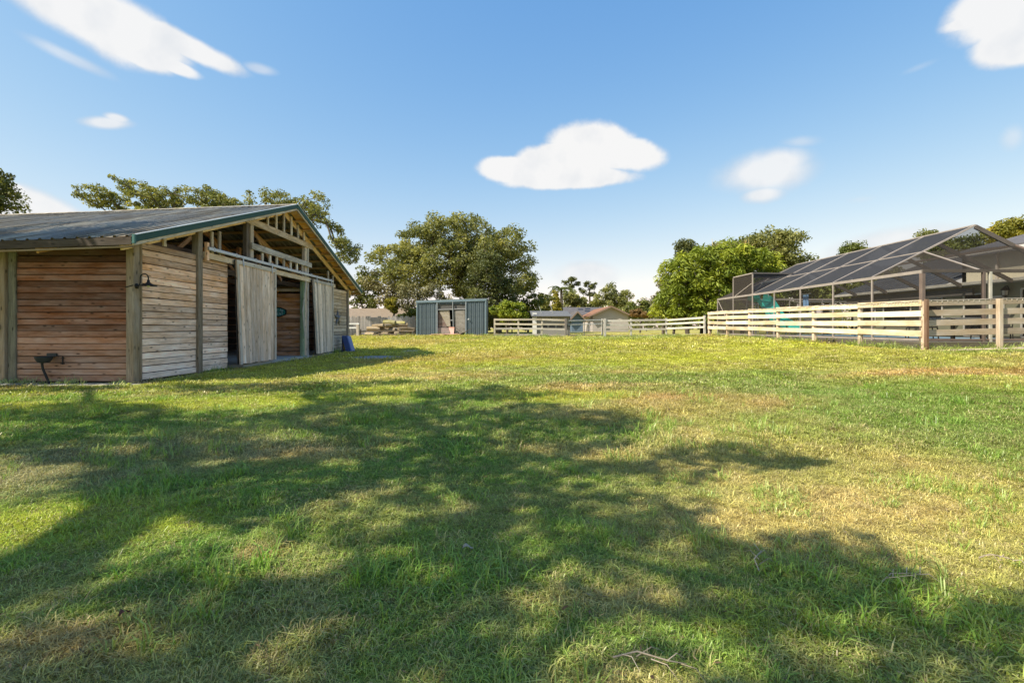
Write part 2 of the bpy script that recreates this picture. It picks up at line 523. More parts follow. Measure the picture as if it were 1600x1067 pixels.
SHINGLE_GREY = make_shingle('grey_shingles', (0.085, 0.082, 0.088), (0.135, 0.125, 0.125))
# ------------------------------------------------------------------ terrain height
_anch = np.array([(0,0,0),(0,3,0),(3,3,0),(-3,3,0),(-7.8,10.2,0),(-7.8,14,0),(-7.8,18,0),(-7.8,23,0),(-5,23,.02),(-14,10,0),(-20,16,0),
 (-5,6,0),(-4,12,0),(0,10,.10),(4,8,.12),(6,3,.1),(8,8,.28),(11.3,13.3,.52),(11.3,18,.58),(11.3,23,.63),(11.3,27.5,.68),(14,13.3,.56),(18,13,.58),
 (-4,18,.06),(0,18,.25),(5,20,.42),(0,28,.48),(5,28,.52),(0,34,.50),(6,33,.46),(-4,36,.57),(-9,36,.48),(-12,40,.36),(20,20,.62),(13,25,.66),
 (-3,28,.35),(0,60,.6),(40,60,.6),(-40,60,.5),(0,200,.6),(100,100,.6),(-100,100,.6),(-30,10,0),(-15,-10,0),(15,-10,.1),(0,-10,0),(30,5,.5),(-25,35,.3)], float)
def gz_np(x, y):
    x = np.asarray(x, float); y = np.asarray(y, float)
    num = np.zeros_like(x); den = np.zeros_like(x)
    for (ax, ay, az) in _anch:
        d2 = (x - ax) ** 2 + (y - ay) ** 2 + 0.15
        w = d2 ** -1.6
        num += w * az; den += w
    return num / den
def gz(x, y): return float(gz_np(np.array([x]), np.array([y]))[0])

# the lawn's own colour: lush, yellowed, dry and bare places
_pix = lambda px, py: ((px - CX) / FPX * (EYE - 0.1) * FPX / (py - HY), (EYE - 0.1) * FPX / (py - HY))
#   (pixel x, y, half-width m, half-depth m, kind, strength)   kinds: d dry straw, r reddish bare, g lush green, y yellow-green, s silver dry
_patch = []
for (px, py, rx, ry, k, st) in [
    (990, 612, 2.2, 1.1, 'r', .75), (870, 590, 2.5, 1.0, 'r', .45), (1150, 628, 1.6, .8, 'r', .55), (1500, 598, 2.6, .7, 'r', .9), (1380, 606, 1.2, .5, 'r', .5),
    (1040, 592, 3.4, 1.0, 'g', .8), (1250, 610, 2.6, 1.0, 'g', .7), (880, 618, 1.0, .6, 'y', .9), (1480, 640, 1.9, 1.4, 'g', .6), (1590, 690, .9, .9, 'g', .5), (1560, 578, 1.8, .3, 'g', .8),
    (230, 700, 1.5, .75, 's', .9), (60, 735, .7, .4, 's', .7), (400, 690, .8, .35, 's', .6), (440, 650, 1.0, .5, 'd', .5), (480, 700, .6, .3, 'd', .55),
    (250, 650, 1.8, .45, 'g', .8), (60, 650, 1.0, .4, 'g', .8), (420, 715, .5, .2, 'g', .8), (620, 725, .8, .35, 'g', .7), (150, 790, .8, .4, 'y', .8), (300, 860, .5, .3, 'g', .6),
    (1300, 720, 1.6, .9, 'd', .4), (1150, 790, .9, .5, 'd', .5), (1400, 800, 1.0, .6, 'd', .35), (400, 835, .14, .09, 'd', .9), (890, 690, .7, .3, 'd', .6), (950, 640, 1.5, .6, 'd', .5),
    (640, 585, 2.0, 1.2, 'd', .6), (560, 610, 1.5, .8, 'y', .6), (350, 620, 2.0, .6, 'y', .7), (120, 625, 1.5, .4, 'y', .7),
    (720, 560, 3.5, 2.0, 'r', .35), (1300, 560, 5, 1.5, 'y', .8), (900, 545, 7, 2.0, 'y', .5), (1000, 570, 5, 1.2, 'y', .7), (650, 540, 3.5, 2.5, 'd', .5),
    (1500, 560, 2.5, .5, 'd', .6), (990, 900, .35, .14, 'd', .5), (1200, 930, .3, .15, 'y', .5), (1000, 1030, .3, .12, 'd', .6), (130, 960, .3, .12, 'r', .5), (880, 900, .4, .1, 'd', .5)]:
    X, Y = _pix(px, py); _patch.append((X, Y, rx, ry, k, st))
KIND = {'d': (.30, .225, .095), 'r': (.27, .165, .075), 'g': (.078, .135, .022), 'y': (.235, .245, .026), 's': (.150, .140, .075)}
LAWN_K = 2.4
def lawn_color(x, y):
    x = np.asarray(x, float); y = np.asarray(y, float)
    n1 = fbm(x, y, 2.6, 3); n2 = fbm(x, y, 0.8, 11); n3 = fbm(x, y, 6.5, 23, 3); n4 = fbm(x, y, 0.28, 31, 3)
    def sm(a, b, v): t = np.clip((v - a) / (b - a), 0, 1); return (t * t * (3 - 2 * t))[..., None]
    # nearer the camera the sward is greener; away from it yellower
    far = np.clip((y - 5) / 9, 0, 1)[..., None]
    base = np.array((.108, .150, .026)) * (1 - far) + np.array((.215, .215, .032)) * far
    c = base * np.ones(x.shape + (1,))
    right = np.clip((x - .6 + .25 * (y - 3)) / 1.6, 0, 1)[..., None] * (1 - far * .5)
    c = c * (1 - .55 * right) + np.array((.235, .215, .062)) * .55 * right
    def mixin(c, w, col): return c * (1 - w) + np.array(col) * w
    c = mixin(c, .55 * sm(.48, .66, n1), (.190, .205, .030))
    c = mixin(c, .60 * sm(.53, .68, n2) * sm(.35, .6, n3), (.26, .20, .085))
    c = mixin(c, .50 * sm(.55, .70, n3), (.070, .135, .022))
    c = mixin(c, .35 * sm(.56, .74, n4), (.24, .20, .09))
    wob = .5 + fbm(x, y, 0.9, 57, 4)
    for (X, Y, rx, ry, k, st) in _patch:
        d = ((x - X) / rx) ** 2 + ((y - Y) / ry) ** 2
        w = np.clip(1.45 - d * wob, 0, 1) * st * (.72 if k in 'rs' else .82) * (.55 + .9 * n2)
        c = c * (1 - w[..., None]) + np.array(KIND[k]) * w[..., None]
    # worn earth along the barn and under the shed door
    dd = np.minimum(np.abs(y - 9.95), 9) * (x < -7.6) + np.where(x >= -7.6, 9, 0)
    w = np.clip(1.2 - dd / .38 + .6 * (n2 - .5), 0, 1)[..., None] * .9
    c = mixin(c, w, (.30, .28, .265))
    w = np.clip(1.15 - np.abs(x + 7.62) / .28 + (n2 - .5), 0, 1)[..., None] * ((y > 9.8) & (y < 24))[..., None] * .6
    c = mixin(c, w, (.13, .115, .085))
    w = np.clip(1.2 - np.abs(x - 11.45) / .5 + (n2 - .5), 0, 1)[..., None] * ((y > 12.9) & (y < 28))[..., None] * .8
    c = mixin(c, w, (.20, .14, .09))
    w = np.clip(1.2 - np.abs(y - 13.25) / .35 + (n2 - .5), 0, 1)[..., None] * (x > 11.2)[..., None] * .9
    c = mixin(c, w, (.22, .15, .095))
    # pasture beyond the back fence is dry
    w = np.clip((y - 33.6) / 1.5, 0, 1)[..., None] * .8
    c = mixin(c, w, (.25, .22, .065))
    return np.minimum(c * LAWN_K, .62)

xs = np.concatenate([-np.geomspace(26, 900, 26)[::-1], np.linspace(-25, 25, 201), np.geomspace(26, 900, 26)])
ys = np.concatenate([-np.geomspace(8, 300, 14)[::-1], np.linspace(-7, 1, 14), np.linspace(1.2, 20, 150), np.linspace(20.3, 48, 70), np.geomspace(49, 1400, 30)])
gx, gy = np.meshgrid(xs, ys)
gzv = gz_np(gx, gy) + (fbm(gx, gy, 1.9, 77, 2) - .5) * .05 * np.clip(1 - np.abs(gy) / 60, 0, 1)
nx_, ny_ = len(xs), len(ys)
idx = np.arange(nx_ * ny_).reshape(ny_, nx_)
q = np.stack([idx[:-1, :-1], idx[:-1, 1:], idx[1:, 1:], idx[1:, :-1]], -1).reshape(-1, 4)
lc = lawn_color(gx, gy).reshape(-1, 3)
def make_ground():
    m, n, l = newmat('lawn_ground')
    at = n.new('ShaderNodeAttribute'); at.attribute_name = 'gcol'
    g = n.new('ShaderNodeNewGeometry')
    a = noise_(n, l, g.outputs['Position'], 6, 8, 0.72)
    b = noise_(n, l, g.outputs['Position'], 40, 4, 0.6)
    c = mixrgb(n, l, 1.0, at.outputs['Color'], rampv(n, l, a, 0.25, 0.75, 0.35, 0.95), 'MULTIPLY')
    c = mixrgb(n, l, rampv(n, l, b, 0.45, 0.75, 0, 0.6), c, (0.075, 0.058, 0.036, 1))
    out_principled(m, n, l, c, 0.95, 0, b, 0.7, 0.03, 0.1)
    return m
GROUND = make_ground()
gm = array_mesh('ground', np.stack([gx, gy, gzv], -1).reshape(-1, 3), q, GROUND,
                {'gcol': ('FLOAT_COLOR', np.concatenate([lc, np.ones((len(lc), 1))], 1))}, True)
ground = bpy.data.objects.new('ground', gm); link(ground, 'ground'); tag(ground, kind='structure')
def gz_mesh(x, y):
    return gz_np(x, y) + (fbm(x, y, 1.9, 77, 2) - .5) * .05 * np.clip(1 - np.abs(y) / 60, 0, 1)
def G(x, y): return float(gz_mesh(np.array([float(x)]), np.array([float(y)]))[0])

# ------------------------------------------------------------------ grass: tufts scattered over the sheet
def make_blade():
    m, n, l = newmat('grass_blade')
    at = n.new('ShaderNodeAttribute'); at.attribute_name = 'gcol'; at.attribute_type = 'INSTANCER'
    bv = n.new('ShaderNodeAttribute'); bv.attribute_name = 'bv'
    g = n.new('ShaderNodeNewGeometry')
    a = noise_(n, l, g.outputs['Position'], 14, 3, 0.6)
    c = mixrgb(n, l, 1.0, at.outputs['Color'], rampv(n, l, bv.outputs['Fac'], 0, 1, 0.45, 1.75), 'MULTIPLY')
    dryf = mth(n, l, 'MULTIPLY', rampv(n, l, bv.outputs['Fac'], 0.78, 0.9, 0, 1), rampv(n, l, a, 0.35, 0.6, 0.15, 0.9))
    c = mixrgb(n, l, dryf, c, (0.34, 0.27, 0.14, 1))
    d = n.new('ShaderNodeBsdfDiffuse'); t = n.new('ShaderNodeBsdfTranslucent'); gl = n.new('ShaderNodeBsdfGlossy')
    gl.inputs['Roughness'].default_value = 0.4
    l.new(c, d.inputs['Color']); l.new(mixrgb(n, l, 1.0, c, (1.15, 1.15, 0.6, 1), 'MULTIPLY'), t.inputs['Color'])
    mx = n.new('ShaderNodeMixShader'); mx.inputs[0].default_value = 0.33
    l.new(d.outputs[0], mx.inputs[1]); l.new(t.outputs[0], mx.inputs[2])
    mx2 = n.new('ShaderNodeMixShader'); mx2.inputs[0].default_value = 0.035
    l.new(mx.outputs[0], mx2.inputs[1]); l.new(gl.outputs[0], mx2.inputs[2])
    o = n.new('ShaderNodeOutputMaterial'); l.new(mx2.outputs[0], o.inputs['Surface'])
    return m
BLADE = make_blade()

def tuft_mesh(name, nb, spread, hmin, hmax, wid, lean, seed):
    r = np.random.default_rng(seed)
    vs, fs, bvv = [], [], []
    for i in range(nb):
        a = r.uniform(0, 2 * PI); rad = spread * math.sqrt(r.uniform())
        p = np.array([rad * math.cos(a), rad * math.sin(a), 0])
        d = a + r.normal(0, 1.0); h = r.uniform(hmin, hmax); ln = lean * r.uniform(.4, 1.4)
        dx = np.array([math.cos(d), math.sin(d), 0]); sd = np.array([-math.sin(d), math.cos(d), 0])
        w = wid * r.uniform(.6, 1.3)
        mid = p + dx * h * ln * .35 + np.array([0, 0, h * .62]); tip = p + dx * h * ln * 1.05 + np.array([0, 0, h * max(.25, 1 - .42 * ln)])
        n = len(vs)
        vs += [p - sd * w / 2, p + sd * w / 2, mid + sd * w * .42, mid - sd * w * .42, tip]
        fs += [(n, n + 1, n + 2, n + 3), (n + 3, n + 2, n + 4)]
        bvv += [r.uniform()] * 5
    m = bpy.data.meshes.new(name); m.from_pydata([tuple(v) for v in vs], [], fs); m.update(); m.materials.append(BLADE)
    at = m.attributes.new('bv', 'FLOAT', 'POINT'); at.data.foreach_set('value', np.array(bvv, np.float32))
    return m
tufts = bpy.data.collections.new('tufts')
specs = [(30, .050, .014, .042, .0030, 1.25), (34, .055, .012, .034, .0028, 1.6), (24, .045, .022, .055, .0032, 1.05), (28, .055, .008, .026, .0032, 1.8),
         (9, .025, .06, .13, .0050, .75),                                # 4: taller green clump
         (40, .16, .030, .070, .0095, 1.0), (44, .17, .028, .060, .0090, 1.2),    # 5, 6: mid distance
         (46, .42, .035, .085, .022, .8), (50, .45, .03, .07, .022, 1.0)]          # 7, 8: far
for i, sp in enumerate(specs):
    o = bpy.data.objects.new('tuft_%02d' % i, tuft_mesh('tuft', *sp, seed=100 + i)); tufts.objects.link(o)

pts, scl, rot, ci = [], [], [], []
def scatter(y0, y1, dens, kinds, s0, s1, margin=3.0):
    area_n = int(dens * ((1.1 * (y1 ** 2 - y0 ** 2)) + 2 * margin * (y1 - y0)))
    y = rng.uniform(y0, y1, area_n * 2); x = rng.uniform(-1, 1, area_n * 2) * (1.1 * y1 + margin)
    k = np.abs(x) < 1.1 * y + margin; x, y = x[k], y[k]
    tgt = int(dens * ((1.1 * (y1 ** 2 - y0 ** 2)) + 2 * margin * (y1 - y0)))
    x, y = x[:tgt], y[:tgt]
    k = np.ones(len(x), bool)
    k &= ~((x < -7.78) & (y > 9.98) & (y < 23.4))                # barn
    k &= ~((x < -7.3) & (y > 9.5) & (y < 10.1) & (rng.uniform(size=len(x)) < .92))
    k &= ~((x > -7.8) & (x < -7.5) & (y > 9.8) & (y < 23.4) & (rng.uniform(size=len(x)) < .6))
    k &= ~((x > 12.25) & (y > 14.4) & (y < 30.5))                # pool deck
    k &= ~((x > 10.9) & (x < 12.6) & (y > 13) & (y < 28) & (rng.uniform(size=len(x)) < .75))
    k &= ~((x > 11.0) & (y > 12.95) & (y < 14.6) & (rng.uniform(size=len(x)) < .85))
    k &= ~((x > -7.3) & (x < -1.8) & (y > 35.6) & (y < 39))
    k &= ~(((x + 5.1) / .95) ** 2 + ((y - 17.9) / .95) ** 2 < 1)
    # thinner where the ground is bare
    bare = fbm(x, y, 0.5, 91, 4)
    k &= ~((bare > .62) & (rng.uniform(size=len(x)) < .45))
    x, y = x[k], y[k]
    n = len(x)
    pts.append(np.stack([x, y, gz_mesh(x, y) - .004], -1))
    s = rng.uniform(s0, s1, n) * (0.65 + 0.75 * fbm(x, y, .7, 41, 3))
    z = s * (0.45 + 0.65 * fbm(x, y, 1.1, 43, 3))
    scl.append(np.stack([s, s, z], -1))
    rot.append(np.stack([rng.normal(0, .12, n), rng.normal(0, .12, n), rng.uniform(0, 2 * PI, n)], -1))
    kk = rng.choice(kinds, n)
    tall = fbm(x, y, .45, 63, 3)
    if 4 in kinds or 0 in kinds:
        kk = np.where((tall > .62) & (rng.uniform(size=n) < .12), 4, kk)
    ci.append(kk)
scatter(1.0, 4.2, 1350, [0, 1, 2, 3], .8, 1.35, 2.0)
scatter(4.2, 8.0, 460, [0, 1, 2, 3], 1.2, 1.9)
scatter(8.0, 16.0, 95, [5, 6], .8, 1.25)
scatter(16.0, 47.0, 22, [7, 8], .75, 1.15, 6)
# longer, untrimmed grass at the foot of fences and walls
def fringe(xa, ya, xb, yb, n, w, far):
    t = rng.uniform(size=n); k = fbm(xa + (xb - xa) * t, ya + (yb - ya) * t, .8, 19, 3) > .42
    t = t[k]; n = len(t)
    x = xa + (xb - xa) * t + rng.normal(0, w, n); y = ya + (yb - ya) * t + rng.normal(0, w, n)
    pts.append(np.stack([x, y, gz_mesh(x, y) - .004], -1))
    s = rng.uniform(.8, 1.8, n) * (2.2 if far else 1.3)
    scl.append(np.stack([s, s, s * rng.uniform(.5, 1.1, n) * (.75 if far else .8)], -1)); rot.append(np.stack([rng.normal(0, .2, n), rng.normal(0, .2, n), rng.uniform(0, 6.28, n)], -1))
    ci.append(np.full(n, 4))
for a in ((11.32, 13.3, 11.32, 28, 320, .07, True), (11.4, 13.2, 18, 13.25, 150, .07, True), (-1.2, 33.9, 13.5, 33.9, 420, .06, True), (-7.3, 35.9, -1.9, 35.9, 200, .05, True),
          (-10.8, 10.0, -7.9, 10.0, 60, .03, False), (-7.78, 10.2, -7.78, 13.4, 70, .03, False), (-7.74, 20.9, -7.74, 23.2, 70, .04, True), (-11.5, 36.6, -7.3, 36.6, 160, .06, True)): fringe(*a)
pts = np.concatenate(pts); scl = np.concatenate(scl); rot = np.concatenate(rot); ci = np.concatenate(ci)
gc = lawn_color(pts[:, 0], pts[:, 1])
gc = gc * rng.uniform(.70, 1.28, (len(gc), 1))
br_ = rng.uniform(size=len(gc)) < .06
gc[br_] = gc[br_] * .3 + np.array((.15, .085, .05)) * .7
dry = rng.uniform(size=len(gc)) < .12
gc[dry] = gc[dry] * .35 + np.array((.50, .40, .20)) * .65
gc[ci == 4] = gc[ci == 4] * .35 + np.array((.165, .33, .04)) * .65
pm = bpy.data.meshes.new('grass')
pm.vertices.add(len(pts)); pm.vertices.foreach_set('co', pts.astype(np.float32).ravel()); pm.update()
for an, typ, arr in (('gcol', 'FLOAT_COLOR', np.concatenate([gc, np.ones((len(gc), 1))], 1)), ('scl', 'FLOAT_VECTOR', scl), ('rot', 'FLOAT_VECTOR', rot)):
    a = pm.attributes.new(an, typ, 'POINT'); a.data.foreach_set('color' if typ == 'FLOAT_COLOR' else 'vector', arr.astype(np.float32).ravel())
a = pm.attributes.new('ci', 'INT', 'POINT'); a.data.foreach_set('value', ci.astype(np.int32))
pm.materials.append(BLADE)
grass = bpy.data.objects.new('grass', pm); link(grass, 'grass')
tag(grass, 'short mown lawn grass with yellowed and dry patches', 'grass', kind='stuff')
ng = bpy.data.node_groups.new('grass_tufts', 'GeometryNodeTree')
ng.interface.new_socket('Geometry', in_out='INPUT', socket_type='NodeSocketGeometry')
ng.interface.new_socket('Geometry', in_out='OUTPUT', socket_type='NodeSocketGeometry')
gi = ng.nodes.new('NodeGroupInput'); go = ng.nodes.new('NodeGroupOutput')
cinf = ng.nodes.new('GeometryNodeCollectionInfo'); cinf.inputs['Collection'].default_value = tufts
cinf.inputs['Separate Children'].default_value = True; cinf.inputs['Reset Children'].default_value = True
iop = ng.nodes.new('GeometryNodeInstanceOnPoints'); iop.inputs['Pick Instance'].default_value = True
def nattr(nm, dt):
    x = ng.nodes.new('GeometryNodeInputNamedAttribute'); x.data_type = dt; x.inputs['Name'].default_value = nm
    return x.outputs['Attribute']
e2r = ng.nodes.new('FunctionNodeEulerToRotation')
ng.links.new(nattr('rot', 'FLOAT_VECTOR'), e2r.inputs[0])
ng.links.new(gi.outputs[0], iop.inputs['Points'])
ng.links.new(cinf.outputs[0], iop.inputs['Instance'])
ng.links.new(nattr('ci', 'INT'), iop.inputs['Instance Index'])
ng.links.new(e2r.outputs[0], iop.inputs['Rotation'])
ng.links.new(nattr('scl', 'FLOAT_VECTOR'), iop.inputs['Scale'])
ng.links.new(iop.outputs[0], go.inputs[0])
md = grass.modifiers.new('tufts', 'NODES'); md.node_group = ng

# dead leaves and bits of straw caught in the sward
nl = 1500
ly = 1.2 + 9.5 * rng.uniform(size=nl) ** 1.5; lx = rng.uniform(-1, 1, nl) * (1.1 * ly + 1)
k = ~((lx < -7.6) & (ly > 9.5)); lx, ly = lx[k], ly[k]; nl = len(lx)
lz = gz_mesh(lx, ly) + rng.uniform(.012, .045, nl)
la = rng.uniform(0, 2 * PI, nl); L_ = rng.uniform(.006, .018, nl); Wd = L_ * rng.uniform(.08, .38, nl); tl = rng.normal(0, .25, (nl, 2))
ux, uy = np.cos(la), np.sin(la)
c0 = np.stack([lx, ly, lz], -1); U = np.stack([ux, uy, tl[:, 0]], -1) * L_[:, None]; V = np.stack([-uy, ux, tl[:, 1]], -1) * Wd[:, None]
lv = np.stack([c0 - U, c0 + V, c0 + U, c0 - V], 1).reshape(-1, 3)
def make_litter():
    m, n, l = newmat('dead_leaf')
    at = n.new('ShaderNodeAttribute'); at.attribute_name = 'tint'
    c = mixrgb(n, l, at.outputs['Fac'], (0.09, 0.05, 0.025, 1), (0.36, 0.27, 0.14, 1))
    out_principled(m, n, l, c, 0.8, 0, None, spec=0.2)
    return m
lm = array_mesh('leaf_litter', lv, np.arange(nl * 4).reshape(nl, 4), make_litter(), {'tint': ('FLOAT', np.repeat(rng.uniform(size=nl), 4))})
o = bpy.data.objects.new('leaf_litter', lm); link(o, 'leaf_litter'); tag(o, 'scattered dead leaves and straw in the near lawn', 'leaf litter', kind='stuff')

# ------------------------------------------------------------------ trees
def leaf_quads(cent, rad, per, size, flat, r, droop=0.0, ctint=None, arch=False):
    n = len(cent) * per
    c = np.repeat(cent, per, 0); rr = np.repeat(rad, per)[:, None]
    d = r.normal(size=(n, 3)); d /= np.linalg.norm(d, axis=1, keepdims=True)
    d = d * (r.uniform(size=(n, 1)) ** 0.42) * rr
    d[:, 2] *= flat
    if droop: d[:, 2] -= droop * (d[:, 0] ** 2 + d[:, 1] ** 2) / rr[:, 0]
    p = c + d
    nrm = r.normal(size=(n, 3)); nrm[:, 2] += 0.75; nrm += d / rr * 0.7
    nrm /= np.linalg.norm(nrm, axis=1, keepdims=True)
    if arch:                                    # long leaves spraying out of the tuft and hanging down at their tips
        hd = d.copy(); hd[:, 2] = 0; hd /= np.linalg.norm(hd, axis=1, keepdims=True) + 1e-6
        uu = hd + r.normal(size=(n, 3)) * .35; uu[:, 2] += .55 - 1.5 * np.linalg.norm(d[:, :2], axis=1) / rr[:, 0]
        uu /= np.linalg.norm(uu, axis=1, keepdims=True); nrm = np.cross(uu, np.cross(nrm, uu)); nrm /= np.linalg.norm(nrm, axis=1, keepdims=True)
        u = uu
    else: u = np.cross(nrm, r.normal(size=(n, 3)))
    u /= np.linalg.norm(u, axis=1, keepdims=True)
    v = np.cross(nrm, u)
    s = (size * r.uniform(.6, 1.35, n))[:, None]
    wd_ = .13 if arch else .28
    vs = np.stack([p - u * s * .5, p + v * s * wd_ + nrm * s * .06, p + u * s * .5, p - v * s * wd_ + nrm * s * .06], 1).reshape(-1, 3)
    q = np.arange(n * 4).reshape(n, 4)
    ct = np.repeat(ctint if ctint is not None else r.uniform(size=len(cent)), per)
    t = np.clip(.55 * ct + .45 * r.uniform(size=n), 0, 1)
    return vs, q, np.repeat(t, 4)

def skeleton(trunk, targets, r, sag=0.12, seg=1.2):
    """joins every leaf clump to the growing branch system"""
    nodes = [Vector(p) for p in trunk]; par = [-1] + list(range(len(trunk) - 1))
    arr = np.array([list(p) for p in nodes]); cost = np.array([(i + 1) * 0.0 for i in range(len(nodes))])
    top = np.array(trunk[-1])
    order = np.argsort(np.linalg.norm(targets - top, axis=1))
    arrL = [list(p) for p in trunk]; costL = [0.0] * len(trunk)
    leafnode = np.zeros(len(targets), int)
    A = np.zeros((len(trunk) + len(targets) * 9, 3)); Cst = np.zeros(len(A)); n = len(trunk); A[:n] = arrL
    par = par + [0] * (len(A) - n)
    first = max(1, len(trunk) // 2)
    for ti in order:
        t = targets[ti]
        d = np.linalg.norm(A[first:n] - t, axis=1) + 0.28 * Cst[first:n]
        j = first + int(np.argmin(d)); s = A[j].copy(); L = np.linalg.norm(t - s)
        k = max(1, min(7, int(L / seg))); prev = j
        side = r.normal(size=3) * L * .10
        for q in range(1, k + 1):
            f = q / k
            p = s * (1 - f) + t * f + side * math.sin(f * PI) + np.array([0, 0, sag * L * math.sin(f * PI)])
            if q < k: p = p + r.normal(size=3) * .05 * L / k
            A[n] = p; par[n] = prev; Cst[n] = Cst[prev] + L / k; prev = n; n += 1
        leafnode[ti] = prev
    cnt = np.zeros(n)
    for ln in leafnode: cnt[ln] += 1
    for i in range(n - 1, 0, -1): cnt[par[i]] += cnt[i]
    return A[:n], np.array(par[:n]), cnt

def branch_mesh(name, A, par, cnt, r0, rt, ntrunk, trunk_r, mat, sides=6):
    tot = max(cnt[0], 1)
    rad = np.maximum(rt, r0 * (cnt / tot) ** 0.47)
    for i in range(ntrunk): rad[i] = trunk_r[i]
    vs, qs = [], []
    ang = np.arange(sides) * 2 * PI / sides
    for i in range(1, len(A)):
        p, q = A[par[i]], A[i]; t = q - p; L = np.linalg.norm(t)
        if L < 1e-5: continue
        t = t / L; ref = np.array([0, 0, 1.]) if abs(t[2]) < .9 else np.array([1., 0, 0])
        u = np.cross(t, ref); u /= np.linalg.norm(u); v = np.cross(t, u)
        ra = min(rad[par[i]], rad[i] * 1.6) if i >= ntrunk else rad[par[i]]
        ring = np.cos(ang)[:, None] * u + np.sin(ang)[:, None] * v
        b = len(vs) * sides
        vs.append(p + ring * ra); vs.append(q + t * rad[i] * .3 + ring * rad[i])
        for k in range(sides): qs.append((b + k, b + (k + 1) % sides, b + sides + (k + 1) % sides, b + sides + k))
    return array_mesh(name, np.concatenate(vs), np.array(qs), mat, None, True)

def sample_blobs(blobs, n, r, hollow=0.45, mind=0.0):
    vol = np.array([b[3] * b[4] * b[5] for b in blobs]); pr = vol / vol.sum()
    out = []
    tries = 0
    while len(out) < n and tries < n * 30:
        tries += 1
        b = blobs[r.choice(len(blobs), p=pr)]
        d = r.normal(size=3); d /= np.linalg.norm(d)
        f = (hollow + (1 - hollow) * r.uniform() ** .7) * r.uniform(.88, 1.06)
        p = np.array(b[:3]) + d * f * np.array(b[3:6])
        if mind and out and np.min(np.linalg.norm(np.array(out) - p, axis=1)) < mind: continue
        out.append(p)
    return np.array(out)

def tree(name, label, cat, trunk, trunk_r, targets, crad, per, lsize, leaf, seed, group=None, flat=.72, droop=0, r0=None, rt=.025, sag=.12, trunkname='trunk', crownname='crown', bark=None, sides=6, arch=False):
    r = np.random.default_rng(seed)
    base = Vector(trunk[0])
    root = thing(name, label, cat, base, group)
    A, par, cnt = skeleton(trunk, targets, r, sag)
    bm_ = branch_mesh(trunkname, A - np.array(base), par, cnt, r0 or trunk_r[-1], rt, len(trunk), trunk_r, bark or BARK, sides)
    o = bpy.data.objects.new(trunkname, bm_); link(o, trunkname, root, Matrix.Translation(base))
    rad = crad * r.uniform(.65, 1.25, len(targets))
    vs, q, t = leaf_quads(targets, rad, per, lsize, flat, r, droop, None, arch)
    m = array_mesh(crownname, vs - np.array(base), q, leaf, {'tint': ('FLOAT', t)})
    o = bpy.data.objects.new(crownname, m); link(o, crownname, root, Matrix.Translation(base))
    return root

def pblob(px, py, rx, ry, Y, ryd=None):
    """crown lobe seen at a pixel, at distance Y"""
    c = P(px, py, Y); k = Y / FPX
    return (c.x, c.y, c.z, rx * k, ryd if ryd else rx * k, ry * k)
# ------------------------------------------------------------------ the barn
XG = -7.85                      # gable wall plane
def zr(x, y): return 2.95 + (7.2 - abs(y - 16.7)) * 0.337 + 0.036 * (x + 7.45)
barn = thing('barn', 'weathered wooden horse barn with metal roof, open gable and two sliding doors', 'barn', (-7.85, 10.2, 0))
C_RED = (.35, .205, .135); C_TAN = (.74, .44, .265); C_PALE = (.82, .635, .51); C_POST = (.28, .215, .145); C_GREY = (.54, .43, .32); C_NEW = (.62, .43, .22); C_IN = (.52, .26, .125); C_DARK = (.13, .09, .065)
def cj(c, k=.10): f = 1 + random.uniform(-k, k); return tuple(v * f for v in c)
def lerp(a, b, t): return tuple(x * (1 - t) + y * t for x, y in zip(a, b))

# floor
fl = slab('floor_slab', [(-21.8, 13.9, -.05), (-7.74, 13.9, -.05), (-7.74, 23.1, -.05), (-21.8, 23.1, -.05)], .14, CONCRETE, barn, (.42, .41, .38), (0, 0, 1))

# posts: corner, gable posts, door posts, far corner, and the front wall's left post
def post(x0, x1, y0, y1, z0, z1, col, name='post'):
    w, d = abs(x1 - x0), abs(y1 - y0)
    return beam(name, ((x0 + x1) / 2, (y0 + y1) / 2, z0), ((x0 + x1) / 2, (y0 + y1) / 2, z1), d, w, WOOD, barn, col, up=(1, 0, 0))
post(-8.02, -7.85, 10.03, 10.20, -.1, 2.97, C_POST)
post(-7.89, -7.845, 10.205, 10.26, -.1, 2.97, cj(C_POST))
post(-10.70, -10.54, 10.03, 10.20, -.1, 2.92, cj(C_POST)); post(-10.535, -10.37, 10.09, 10.22, -.1, 2.92, cj((.23, .215, .16)))
post(-7.98, -7.80, 12.03, 12.20, -.1, zr(-7.8, 12.1) - .22, cj((.33, .26, .185)))
post(-7.99, -7.86, 14.32, 14.48, .09, 4.40, (.17, .13, .10)); post(-7.955, -7.83, 14.49, 14.66, 3.2, 4.42, C_GREY, 'trim_board')
post(-7.99, -7.86, 18.36, 18.52, .09, 4.36, cj(C_GREY)); post(-7.93, -7.83, 18.53, 18.64, .09, 4.36, (.55, .50, .43), 'trim_board')
post(-7.99, -7.87, 18.20, 18.35, .09, 3.0, (.20, .26, .15))
post(-8.02, -7.85, 22.95, 23.12, -.1, 2.95, (.12, .095, .075)); post(-7.90, -7.83, 23.13, 23.24, -.1, 2.98, (.36, .29, .21))
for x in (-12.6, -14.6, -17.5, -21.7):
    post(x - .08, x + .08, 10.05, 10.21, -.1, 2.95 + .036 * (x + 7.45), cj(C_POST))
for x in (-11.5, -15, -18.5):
    for y in (13.4, 18.45, 23.1): post(x - .075, x + .075, y - .075, y + .075, .09, zr(x, y) - .25, cj(C_DARK))

